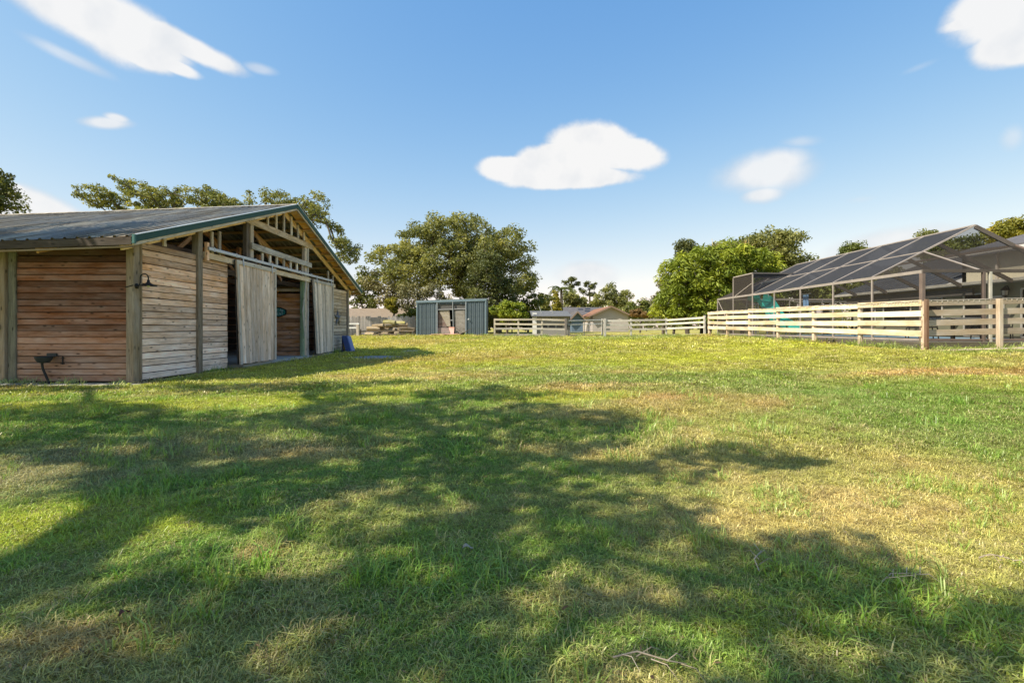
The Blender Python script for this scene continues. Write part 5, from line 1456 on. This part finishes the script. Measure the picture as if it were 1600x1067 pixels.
# patio table and chairs
pt_ = thing('patio_table', 'dark patio table with a pale edge just inside the pool enclosure', 'table', (14.6, 16.0, DZ))
b = MB(); b.lathe((14.6, 16.0, DZ + .72), [(0, .03), (.85, .03), (.87, .015), (.85, 0), (0, 0)], 28); b.build('table_top', PLASTIC, pt_, (.36, .35, .32))
for k in range(4):
    a = PI / 4 + k * PI / 2; b = MB(); b.tube([(14.6 + .6 * math.cos(a), 16 + .6 * math.sin(a), DZ + .72), (14.6 + .68 * math.cos(a), 16 + .68 * math.sin(a), DZ)], .03, 8); b.build('leg', BLACK, pt_, (.03, .028, .025))
def chair(x, y, rz, label):
    root = thing('patio_chair', label, 'chair', (x, y, DZ), 'dark chairs around the patio table')
    M = Matrix.Rotation(rz, 3, 'Z'); T = lambda p: Vector((x, y, DZ)) + M @ Vector(p)
    slab('seat', [T((-.25, -.25, .43)), T((.25, -.25, .43)), T((.25, .25, .41)), T((-.25, .25, .41))], .04, PLASTIC, root, (.05, .047, .042), (0, 0, 1))
    slab('backrest', [T((-.25, .25, .46)), T((.25, .25, .46)), T((.24, .36, .98)), T((-.24, .36, .98))], .03, PLASTIC, root, (.06, .055, .05))
    for sx in (-.25, .25):
        for sy in (-.24, .25):
            b = MB(); b.tube([T((sx, sy, .43)), T((sx * 1.06, sy * 1.12, 0))], .018, 6); b.build('leg', BLACK, root, (.03, .028, .025))
        b = MB(); b.tube([T((sx, -.22, .42)), T((sx * 1.08, -.24, .66)), T((sx * 1.08, .22, .68)), T((sx, .28, .62))], .016, 6); b.build('armrest', BLACK, root, (.03, .028, .025))
chair(13.45, 15.8, R(95), 'dark patio chair on the left side of the patio table'); chair(15.8, 16.1, R(-85), 'dark patio chair on the right side of the patio table')
chair(14.5, 17.2, R(5), 'dark patio chair on the far side of the patio table'); chair(17.0, 16.8, R(-40), 'dark patio chair standing apart by the house side of the patio')
# canopy swing
gs = thing('canopy_swing', 'tubular garden swing with a flat canopy at the far side of the pool', 'garden swing', (17.6, 27.6, DZ))
for x in (16.7, 18.5):
    b = MB(); b.tube([(x, 27.0, DZ)] + [(x, 27.6 - .55 * math.cos(a), DZ + 1.25 + .6 * math.sin(a)) for a in np.linspace(0, PI, 9)] + [(x, 28.2, DZ)], .03, 7); b.build('side_frame', METAL, gs, (.5, .48, .44))
slab('canopy', [(16.5, 27.0, DZ + 1.86), (18.7, 27.0, DZ + 1.86), (18.7, 28.3, DZ + 1.92), (16.5, 28.3, DZ + 1.92)], .05, STUCCO, gs, (.36, .34, .29), (0, 0, 1))
slab('seat', [(16.85, 27.3, DZ + .45), (18.35, 27.3, DZ + .45), (18.35, 27.8, DZ + .42), (16.85, 27.8, DZ + .42)], .06, STUCCO, gs, (.25, .24, .2), (0, 0, 1))
slab('backrest', [(16.85, 27.8, DZ + .5), (18.35, 27.8, DZ + .5), (18.35, 27.95, DZ + 1.0), (16.85, 27.95, DZ + 1.0)], .05, STUCCO, gs, (.25, .24, .2))
for x in (16.95, 18.25): b = MB(); b.tube([(x, 27.55, DZ + .5), (x, 27.6, DZ + 1.85)], .012, 5); b.build('hanger', METAL, gs, (.4, .4, .4))
# ------------------------------------------------------------------ the trees in view
def gbase(px, Y, dz=-.1):
    x = P(px, 0, Y).x
    return Vector((x, Y, G(x, Y) + dz))
def crown(seed, blobs, n, mind, hollow=.4):
    return sample_blobs(blobs, n, np.random.default_rng(seed), hollow, mind)
def tpath(px, Y, pts):
    return [tuple(gbase(px, Y))] + [tuple(P(a, b, Y)) for a, b in pts]

Y = 54
bl = [pblob(618, 402, 40, 26, Y, 4), pblob(652, 380, 40, 30, Y, 5), pblob(700, 362, 36, 26, Y, 5), pblob(742, 362, 34, 24, Y, 5), pblob(788, 382, 38, 26, Y, 5), pblob(815, 402, 26, 22, Y, 4),
      pblob(690, 405, 62, 36, Y, 6), pblob(750, 405, 52, 36, Y, 6), pblob(596, 398, 22, 14, Y, 3), pblob(832, 440, 16, 14, Y, 3), pblob(640, 432, 44, 26, Y, 5), pblob(808, 440, 30, 22, Y, 4), pblob(710, 440, 40, 22, Y, 5)]
tree('oak_tree', 'large spreading live oak behind the blue metal shed', 'tree', tpath(728, Y, [(735, 488), (731, 462), (716, 440)]), [.75, .62, .55, .45], crown(1, bl, 380, .75), .92, 135, .27, LEAF_OAK, 11, r0=.50, rt=.035)
Y = 49
tree('vine_covered_tree', 'dark tree hung with vines between the oak and the green bushes', 'tree', tpath(778, Y, [(776, 470), (772, 440)]), [.5, .4, .3], crown(2, [pblob(762, 425, 26, 34, Y, 3), pblob(752, 465, 30, 36, Y, 3), pblob(788, 470, 20, 34, Y, 2.5), pblob(745, 495, 25, 22, Y, 2)], 130, .7), .85, 130, .24, LEAF_DARK, 12, r0=.3)
Y = 40
bl = [pblob(165, 313, 23, 20, Y, 3), pblob(212, 297, 25, 12, Y, 3), pblob(242, 315, 35, 20, Y, 3), pblob(275, 308, 11, 16, Y, 2), pblob(330, 313, 27, 18, Y, 3), pblob(362, 323, 19, 12, Y, 2.5), pblob(400, 311, 11, 14, Y, 2), pblob(442, 318, 25, 18, Y, 3),
      pblob(478, 323, 15, 16, Y, 2), pblob(505, 310, 11, 10, Y, 2), pblob(496, 334, 17, 18, Y, 2), pblob(528, 379, 13, 12, Y, 2), pblob(543, 392, 17, 24, Y, 2), pblob(520, 354, 13, 10, Y, 2), pblob(340, 344, 160, 10, Y, 4)]
tree('oak_tree', 'broad open-crowned oak rising behind the barn roof', 'tree', tpath(335, Y, [(338, 440), (330, 380)]), [.7, .55, .45], crown(3, bl, 560, .40, .2), .42, 66, .18, LEAF_OAK, 13, r0=.36, rt=.03)
Y = 34
tree('oak_tree', 'dark oak at the left edge behind the barn', 'tree', tpath(-70, Y, [(-70, 420), (-60, 370)]), [.6, .5, .4], crown(4, [pblob(-42, 312, 40, 30, Y, 3), pblob(2, 322, 18, 12, Y, 2), pblob(-14, 290, 14, 16, Y, 2), pblob(-70, 280, 60, 40, Y, 4)], 130, .6, .3), .6, 90, .24, LEAF_DARK, 14, r0=.3)
# scrub beyond the left fence
for (sp, lab, px, blb, lf, Yq, per, ls) in [
    ('scrub_tree', 'dense mid-green tree just right of the barn eave', 566, [(558, 445, 18, 26), (575, 440, 22, 24), (560, 480, 20, 16), (585, 470, 20, 18)], LEAF_MID, 56, 110, .28),
    ('scrub_tree', 'pale olive moss-hung tree left of the oak', 606, [(598, 440, 26, 26), (622, 450, 24, 26), (605, 475, 24, 18)], LEAF_OLIVE, 54.5, 110, .28),
    ('scrub_bush', 'greyish olive bush behind the left end of the blue shed', 652, [(640, 458, 24, 18), (668, 455, 26, 16), (650, 480, 28, 18), (690, 468, 20, 14)], LEAF_OLIVE, 47, 130, .22),
    ('scrub_bush', 'yellow-green bush above the log pile', 611, [(611, 476, 9, 13)], LEAF_YEL, 46, 200, .2),
    ('scrub_bush', 'small green bush at the end of the brown-roofed house', 637, [(634, 494, 12, 9), (645, 490, 9, 10)], LEAF_MID, 45, 160, .2),
    ('scrub_bush', 'bright green bush right of the blue shed', 792, [(785, 486, 18, 18), (802, 480, 16, 16), (808, 495, 16, 10)], LEAF_LIME, 45, 120, .22),
    ('scrub_tree', 'mid-green tree above the white-ended shed', 825, [(815, 465, 20, 20), (838, 468, 18, 16), (830, 485, 22, 14)], LEAF_MID, 58, 110, .26),
    ('scrub_tree', 'olive tree behind the grey-roofed houses', 852, [(850, 470, 18, 12), (842, 482, 20, 10)], LEAF_OAK, 75, 100, .34),
    ('scrub_tree', 'round brownish tree above the grey and brown roof', 893, [(893, 462, 16, 12), (905, 472, 16, 10), (885, 474, 12, 10)], LEAF_OAK, 100, 110, .42),
    ('scrub_tree', 'broad tree with a pointed top above the beige gabled house', 955, [(955, 455, 18, 14), (940, 466, 16, 12), (970, 464, 18, 12), (960, 475, 28, 10)], LEAF_OAK, 105, 120, .42),
    ('scrub_tree', 'dark tree in the gap left of the beige gabled house', 928, [(926, 478, 12, 8), (934, 472, 8, 10)], LEAF_DARK, 110, 120, .4),
    ('scrub_bush', 'rusty orange bush right of the beige gabled house', 1000, [(996, 490, 18, 6), (1012, 492, 12, 5)], LEAF_RUST, 62, 200, .24),
    ('scrub_bush', 'orange-brown reeds behind the right fence', 1052, [(1050, 494, 12, 7)], LEAF_RUST, 42, 220, .16),
    ('scrub_bush', 'yellow-orange bush behind the patched roof', 905, [(900, 480, 12, 5), (915, 479, 10, 5)], LEAF_YEL, 112, 200, .34),
]:
    k = Yq / FPX
    bls = [pblob(a, b_, rx, ry, Yq, max(1.0, rx * k * .8)) for a, b_, rx, ry in blb]
    vol = sum((b_[3] * b_[5]) for b_ in bls)
    crd = max(.35, min(1.0, math.sqrt(vol) * .28))
    n = int(max(14, min(120, vol / (crd * crd) * 2.6)))
    top = min(b_[1] for b_ in blb)
    by = gbase(px, Yq)
    tz = bls[0][2]
    tree(sp, lab, 'bush' if 'bush' in sp else 'tree', [tuple(by), (by.x + .1, by.y, by.z + (tz - by.z) * .5)], [.08 * crd + .1, .06 * crd + .08], crown(px, bls, n, crd * .5, .3), crd, per, ls, lf, 1000 + px, r0=.07 * crd + .06, rt=.02, group='trees and bushes beyond the fences')

# two thin pines and a palm
for (px, top, blb, lab) in ((893, 436, [(884, 442, 5, 4), (893, 437, 7, 3), (903, 443, 5, 5), (892, 448, 5, 4)], 'thin pine with a flat tuft of a crown, left of its taller-trunked neighbour'),
                            (921, 440, [(916, 444, 6, 4), (925, 448, 8, 6), (912, 456, 6, 3), (924, 460, 7, 3), (930, 442, 3, 2), (908, 452, 4, 3)], 'thin pine with a long bare trunk and a loose crown')):
    Yq = 125
    bls = [pblob(a, b_, rx, ry, Yq) for a, b_, rx, ry in blb]
    b0 = gbase(px, Yq)
    tree('pine_tree', lab, 'tree', [tuple(b0), tuple(P(px + 1, 485, Yq)), tuple(P(px, top + 12, Yq))], [.32, .26, .2], crown(px + 5, bls, 34, .4, .2), .62, 70, .34, LEAF_DARK, 77 + px, r0=.16, rt=.05)
palm = thing('palm_tree', 'palm with arching fronds beside a column of yellow-green vine', 'palm', gbase(876, 80))
pb = gbase(876, 80); ph = P(877, 452, 80)
b = MB(); b.tube([pb, (pb + ph) / 2 + Vector((.1, 0, 0)), ph], [.3, .25, .2], 8); b.build('trunk', BARK, palm)
for k in range(18):
    a = 2 * PI * k / 18 + random.uniform(-.2, .2); L = random.uniform(2.0, 2.9); el = random.uniform(.1, 1.1)
    b = MB(); prev = None
    for i in range(9):
        f = i / 8; c = ph + Vector((math.cos(a) * L * f, math.sin(a) * L * f, L * (math.sin(el) * f - .75 * f * f)))
        if i:
            d = (c - prev).normalized(); sd = d.cross(Vector((0, 0, 1))).normalized(); w = .75 * math.sin(PI * min(f * .9 + .1, 1)) + .08
            for sg in (-1, 1):
                b.quad(prev, c, c + sd * sg * w * .5 + d * w * .6 - Vector((0, 0, .18)), prev + d * .05 + sd * sg * w * .25 + d * w * .4 - Vector((0, 0, .10)))
        prev = c
    o = b.build('frond', LEAF_MID, palm)
tree('vine_column', 'yellow-green vine hanging down beside the palm', 'vine', [tuple(gbase(868, 78)), tuple(P(868, 480, 78))], [.25, .2], crown(61, [pblob(868, 468, 6, 14, 78, .8), pblob(866, 485, 6, 10, 78, .8), pblob(872, 478, 6, 12, 78, .8)], 40, .25, .2), .42, 90, .26, LEAF_YEL, 61, r0=.1)

# right-hand group: lime-green tree, grey shrub, tall tree, canes
Y = 37
bl = [pblob(1062, 425, 24, 22, Y, 2), pblob(1088, 408, 26, 18, Y, 2), pblob(1118, 402, 24, 16, Y, 2), pblob(1148, 396, 22, 18, Y, 2), pblob(1178, 412, 26, 20, Y, 2), pblob(1055, 455, 22, 24, Y, 2), pblob(1085, 440, 30, 22, Y, 2.2), pblob(1125, 430, 32, 26, Y, 2.2),
      pblob(1160, 440, 30, 26, Y, 2), pblob(1070, 482, 28, 20, Y, 2), pblob(1110, 470, 34, 28, Y, 2), pblob(1150, 478, 34, 22, Y, 2), pblob(1042, 480, 14, 20, Y, 1.5), pblob(1195, 440, 18, 26, Y, 2)]
tree('lime_green_tree', 'rounded bright lime-green tree with drooping tufts beside the pool enclosure', 'tree', tpath(1105, Y, [(1108, 490), (1104, 465)]), [.3, .26, .22], crown(21, bl, 120, .86, .75), .80, 260, .36, LEAF_LIME, 21, flat=.7, droop=.45, r0=.2, rt=.025, arch=True)
tree('scrub_tree', 'dark undergrowth tree filling the middle of the lime-green tree', 'tree', tpath(1098, 38.5, [(1100, 485)]), [.25, .2], crown(22, [pblob(1100, 450, 48, 36, 38.5, 1.5), pblob(1145, 455, 40, 36, 38.5, 1.5)], 90, .6, .3), .8, 110, .24, LEAF_DARK, 22, r0=.15)
tree('scrub_tree', 'greyish half-bare shrub at the left of the lime-green tree', 'tree', tpath(1036, 40, [(1037, 490)]), [.14, .1], crown(23, [pblob(1038, 448, 9, 20, 40, .8), pblob(1030, 474, 9, 18, 40, .8)], 46, .3, .2), .42, 60, .16, LEAF_OLIVE, 23, r0=.09)
Y = 50
bl = [pblob(1122, 392, 16, 11, Y, 3), pblob(1168, 382, 16, 11, Y, 3), pblob(1195, 378, 20, 15, Y, 3), pblob(1222, 376, 22, 13, Y, 3), pblob(1238, 372, 10, 9, Y, 2), pblob(1215, 402, 28, 19, Y, 3.5), pblob(1236, 415, 14, 17, Y, 3), pblob(1175, 405, 26, 15, Y, 3), pblob(1215, 435, 30, 15, Y, 3), pblob(1140, 402, 16, 13, Y, 3)]
for (px, Yq, blb, lf, lab) in ((1110, 38.2, [(1075, 496, 26, 9), (1110, 494, 30, 11), (1150, 496, 30, 10), (1046, 498, 12, 8)], LEAF_MID, 'low leafy undergrowth along the foot of the lime-green tree'),
                               (1010, 95, [(990, 480, 14, 9), (1008, 477, 14, 9), (1026, 480, 14, 9), (1000, 490, 30, 7)], LEAF_MID, 'wide dark green thicket between the beige house and the lime-green tree'),
                               (1215, 41, [(1195, 455, 26, 24), (1225, 445, 26, 28), (1250, 455, 22, 26), (1210, 480, 40, 16)], LEAF_DARK, 'dark tree behind the raised bay of the enclosure'),
                               (580, 58, [(560, 500, 20, 10), (600, 496, 30, 12), (640, 498, 26, 10), (690, 500, 40, 12), (740, 500, 36, 12)], LEAF_DARK, 'dark undergrowth below the scrub trees left of the oak'),
                               (800, 60, [(780, 502, 30, 9), (820, 500, 30, 10), (850, 500, 26, 8)], LEAF_MID, 'low green growth behind the fence right of the blue shed')):
    k = Yq / FPX; by = gbase(px, Yq); bls = [pblob(a, b_, rx, ry, Yq, max(.8, rx * k * .6)) for a, b_, rx, ry in blb]
    tree('undergrowth', lab, 'bushes', [tuple(by), (by.x, by.y, by.z + .5)], [.1, .08], crown(px + 9, bls, 90, .3, .15), .55 if Yq < 50 else .9, 110, .22 if Yq < 50 else .34, lf, px + 9, r0=.07, rt=.015)
tree('oak_tree', 'tall dark tree behind the lime-green tree and the pool enclosure roof', 'tree', tpath(1205, Y, [(1207, 460), (1203, 425)]), [.5, .42, .34], crown(24, bl, 230, .65, .3), .80, 100, .27, LEAF_OAK, 24, r0=.3)
tree('oak_tree', 'single dark tuft of a tree poking above the lime-green tree', 'tree', tpath(1074, 46, [(1072, 440)]), [.22, .15], crown(25, [pblob(1070, 383, 12, 8, 46, 1), pblob(1080, 392, 12, 8, 46, 1), pblob(1066, 396, 8, 8, 46, 1)], 34, .35, .2), .5, 90, .22, LEAF_DARK, 25, r0=.12)
cn = thing('bamboo_clump', 'cluster of tall golden canes above the lime-green tree', 'bamboo', gbase(1150, 41))
for i in range(26):
    px = random.choice([random.uniform(1112, 1142), random.uniform(1163, 1178)]); t_ = random.uniform(372, 392)
    a = gbase(px * .5 + 575, 41 + random.uniform(-.6, .6)); e = P(px, t_, a.y); m_ = a.lerp(e, .55) + Vector((random.uniform(-.1, .1), 0, 0))
    b = MB(); b.tube([a, m_, e], [.045, .04, .014], 5); o = b.build('cane', WOODSM, cn, cj((.50, .37, .14), .25))
cv, cq, ct = leaf_quads(np.array([list(P(random.uniform(1110, 1180), random.uniform(385, 400), 41)) for _ in range(40)]), np.full(40, .4), 30, .22, .9, np.random.default_rng(5))
m = array_mesh('leaves', cv, cq, LEAF_OLIVE, {'tint': ('FLOAT', ct)}); o = bpy.data.objects.new('leaves', m); link(o, 'leaves', cn, Matrix.Identity(4))
# tops seen over and through the enclosure
for (lab, Yq, px, blb, lf) in (
    ('rounded tree whose top shows over the far end of the enclosure roof', 62, 1335, [(1335, 396, 20, 16), (1325, 410, 18, 14)], LEAF_MID),
    ('tree whose tip shows over the middle of the enclosure ridge', 62, 1455, [(1453, 372, 14, 14), (1465, 385, 22, 16), (1445, 390, 18, 16)], LEAF_OAK),
    ('green tree seen through the mesh gable of the enclosure', 50, 1510, [(1490, 400, 34, 30), (1525, 385, 24, 20), (1540, 400, 25, 20)], LEAF_MID),
    ('yellow-green tree above the pool house roof', 46, 1576, [(1562, 362, 12, 10), (1578, 356, 14, 12), (1592, 362, 12, 12), (1575, 372, 20, 12)], LEAF_YEL),
    ('green tree seen through the far side of the enclosure', 42, 1290, [(1275, 462, 22, 18), (1305, 450, 24, 22), (1330, 462, 20, 18)], LEAF_MID),
    ('green tree behind the far right corner of the enclosure', 46, 1370, [(1365, 445, 24, 22), (1400, 440, 26, 22)], LEAF_OAK)):
    k = Yq / FPX
    bls = [pblob(a, b_, rx, ry, Yq, max(1.2, rx * k * .8)) for a, b_, rx, ry in blb]
    by = gbase(px, Yq); z0 = bls[0][2]
    tree('garden_tree', lab, 'tree', [tuple(by), (by.x, by.y, by.z + (z0 - by.z) * .55), (by.x + .1, by.y, by.z + (z0 - by.z) * .8)], [.3, .24, .18], crown(px + 3, bls, 70, .55, .3), .75, 110, .26, lf, px, r0=.18, group='garden trees behind the pool house and enclosure')
# far woods that close the view
r_ = np.random.default_rng(99)
cx2 = r_.uniform(-330, 330, 1500); cy2 = r_.uniform(150, 195, 1500)
hh = .6 + 8.6 * (.45 + .75 * fbm(cx2, cy2 * 0, 26, 5, 3)) * r_.uniform(.05, 1.0, 1500)
cv, cq, ct = leaf_quads(np.stack([cx2, cy2, hh], -1), r_.uniform(1.5, 2.6, 1500), 90, .85, .8, r_)
m = array_mesh('distant_woods', cv, cq, LEAF_OAK, {'tint': ('FLOAT', ct)}); o = bpy.data.objects.new('distant_woods', m); link(o, 'distant_woods'); tag(o, 'dark green band of far-off woods along the horizon', 'woods', kind='stuff')

# ------------------------------------------------------------------ the big trees out of frame on the left, whose shade falls on the lawn
lit = [(150, 825, 165, 42), (60, 860, 60, 30), (430, 838, 36, 26), (330, 765, 60, 12), (1150, 955, 70, 26), (960, 885, 60, 14), (300, 625, 190, 10), (380, 640, 120, 10), (500, 590, 100, 8), (120, 620, 120, 8), (60, 755, 50, 30), (470, 690, 60, 12), (620, 630, 60, 8), (880, 750, 70, 14), (650, 1055, 120, 16), (760, 640, 60, 8), (80, 665, 50, 7), (330, 1040, 90, 16)]
shade = [(300, 1010, 430, 115), (820, 950, 440, 100), (1180, 905, 250, 52), (1420, 985, 230, 40), (930, 830, 190, 50), (700, 790, 270, 46), (1080, 850, 110, 36), (290, 700, 240, 42), (640, 656, 330, 24), (560, 712, 250, 26), (900, 685, 90, 26), (850, 728, 80, 20), (1120, 715, 90, 14), (1200, 722, 60, 8), (1000, 741, 60, 8), (420, 775, 200, 40), (250, 755, 150, 20),
         (120, 645, 150, 12), (430, 607, 190, 8), (700, 601, 120, 6), (780, 622, 120, 9), (60, 690, 80, 20), (850, 652, 60, 8), (90, 608, 110, 5), (560, 625, 120, 7), (250, 632, 120, 6), (600, 760, 180, 26), (0, 930, 120, 60), (990, 660, 60, 7)]
def inell(px, py, L):
    k = np.full(px.shape, 9.0)
    for (a, b_, rx, ry) in L: k = np.minimum(k, ((px - a) / rx) ** 2 + ((py - b_) / ry) ** 2)
    return k
r_ = np.random.default_rng(31)
gxs = r_.uniform(-11, 5, 60000); gys = r_.uniform(.6, 9.6, 60000)
gpx = CX + FPX * gxs / gys; gpy = HY + FPX * EYE / gys
wob = .45 + 1.15 * fbm(gxs, gys, .6, 5, 3)
ks, kl = inell(gpx, gpy, shade) * wob, inell(gpx, gpy, lit) * wob
inframe = (gpy < 1067) & (gpx > 0)
ok = (ks < 1) & (kl > 1) & inframe
ok |= (~inframe) & (gxs < -1.3) & (fbm(gxs, gys, 1.4, 6, 3) > .60) & (gxs > -8) & (gys < 8)
ok |= (~inframe) & (gpy > 1067) & (gpy < 1250) & (gxs < 2.3) & (gxs > -1.8)
gxs, gys = gxs[ok], gys[ok]
keep = []
gp = np.stack([gxs, gys], -1)
for i in range(len(gp)):
    if len(keep) >= 345: break
    if keep and np.min(np.sum((gp[keep] - gp[i]) ** 2, 1)) < .29 ** 2: continue
    keep.append(i)
gp = gp[keep]
hts = 5.6 + 2.6 * fbm(gp[:, 0], gp[:, 1], 2.2, 15, 3) + r_.uniform(-.5, .5, len(gp))
up = -np.array(SUNV) / -SUNV.z
tg = np.stack([gp[:, 0], gp[:, 1], np.zeros(len(gp))], -1) + hts[:, None] * up
vis = np.abs(tg[:, 0] / np.maximum(tg[:, 1], .01)) < 1.16
tg = tg[~((tg[:, 1] > 0) & vis)]
trk = (-9.0, -3.6)
tree('shade_oak', 'tall oak standing left of the lawn, its crown shading the foreground grass', 'tree', [(trk[0], trk[1], -.1), (trk[0] + .15, trk[1] + .1, 1.6), (trk[0] + .1, trk[1] + .3, 3.2), (trk[0] + .5, trk[1] + .5, 4.4)], [.55, .45, .38, .32], tg, .30, 62, .15, LEAF_SHADE, 41, r0=.26, rt=.014, flat=.8, sag=.08)
# a second one shades the barn's front wall and the lower half of its roof
t2 = []
for i in range(190):
    f = r_.uniform()
    if f < .58: p = np.array([r_.uniform(-11.5, -7.9), 10.1, r_.uniform(.2, 3.0)]); h = r_.uniform(3.8, 6.2)
    else:
        x_ = r_.uniform(-16, -8.6); y_ = 9.5 + abs(r_.normal(0, 1.2)); p = np.array([x_, y_, zr(x_, y_)]); h = r_.uniform(3.0, 5.5)
    t2.append(p + h * up)
t2 = np.array(t2)
tree('shade_oak', 'oak in front of the barn at the left, shading its front wall and roof edge', 'tree', [(-16.5, 4.2, -.1), (-16.4, 4.3, 2.0), (-16.0, 4.6, 4.2), (-15.6, 5.0, 5.6)], [.5, .42, .34, .28], t2, .55, 95, .19, LEAF_SHADE, 42, r0=.24, rt=.016, flat=.8)

# ------------------------------------------------------------------ small things lying in the grass
def twig(px, py, lab, L, rot_, seed, n=5):
    Yq = FPX * (EYE - 0.02) / (py - HY); x0 = (px - CX) / FPX * Yq; r2 = random.Random(seed)
    root = thing('fallen_twig', lab, 'twig', (x0, Yq, G(x0, Yq)))
    def pt(u, v, w): return Vector((x0 + math.cos(rot_) * u - math.sin(rot_) * v, Yq + math.sin(rot_) * u + math.cos(rot_) * v, 0)) + Vector((0, 0, G(x0, Yq) + w))
    b = MB(); b.tube([pt(-L / 2, 0, .03), pt(-L / 6, .02, .05), pt(L / 4, -.01, .055), pt(L / 2, .02, .035)], [.0032, .003, .0024, .001], 6); b.build('stem', WOODSM, root, (.36, .30, .22))
    for i in range(n):
        u = -L / 2 + L * (i + .6) / n; s = 1 if i % 2 else -1; l2 = L * r2.uniform(.25, .45)
        b = MB(); b.tube([pt(u, 0, .045), pt(u + l2 * .5, s * l2 * .4, .06), pt(u + l2 * .9, s * l2 * .75, .03)], [.002, .0016, .0007], 5); b.build('side_twig', WOODSM, root, (.34, .28, .21))
twig(1015, 1040, 'pale forked twig in the grass at the bottom of the lawn', .24, -.25, 1)
twig(1186, 882, 'thin grey twig at the edge of the big shadow', .22, 1.1, 2, 4)
twig(1410, 915, 'small tangle of grey twigs in the shaded grass at the right', .22, .2, 3, 6)
twig(1560, 880, 'short pale twig in the sunlit grass near the right edge', .14, -.5, 4, 3)
for (px, py, lab, c, a) in ((731, 857, 'small pale fallen leaf in the middle of the shaded grass', (.34, .31, .24), .5), (196, 962, 'curled dark red-brown leaf in the grass at the lower left', (.10, .045, .03), 1.5)):
    Yq = FPX * (EYE - .03) / (py - HY); x0 = (px - CX) / FPX * Yq; z = G(x0, Yq) + .05
    b = MB(); n = 7
    for i in range(n):
        f = i / (n - 1); w = .013 * math.sin(PI * (f * .92 + .04))
        c0 = Vector((x0 + math.cos(a) * (f - .5) * .06, Yq + math.sin(a) * (f - .5) * .06, z + .012 * math.sin(f * 5)))
        sdv = Vector((-math.sin(a), math.cos(a), .3)) * w
        b.v += [c0 - sdv, c0 + Vector((0, 0, -.006)), c0 + sdv]
    for i in range(n - 1):
        for k in range(2): b.f.append((i * 3 + k, i * 3 + 3 + k, i * 3 + 4 + k, i * 3 + 1 + k))
    o = b.build('fallen_leaf', STUCCO, None, c); tag(o, lab, 'leaf')
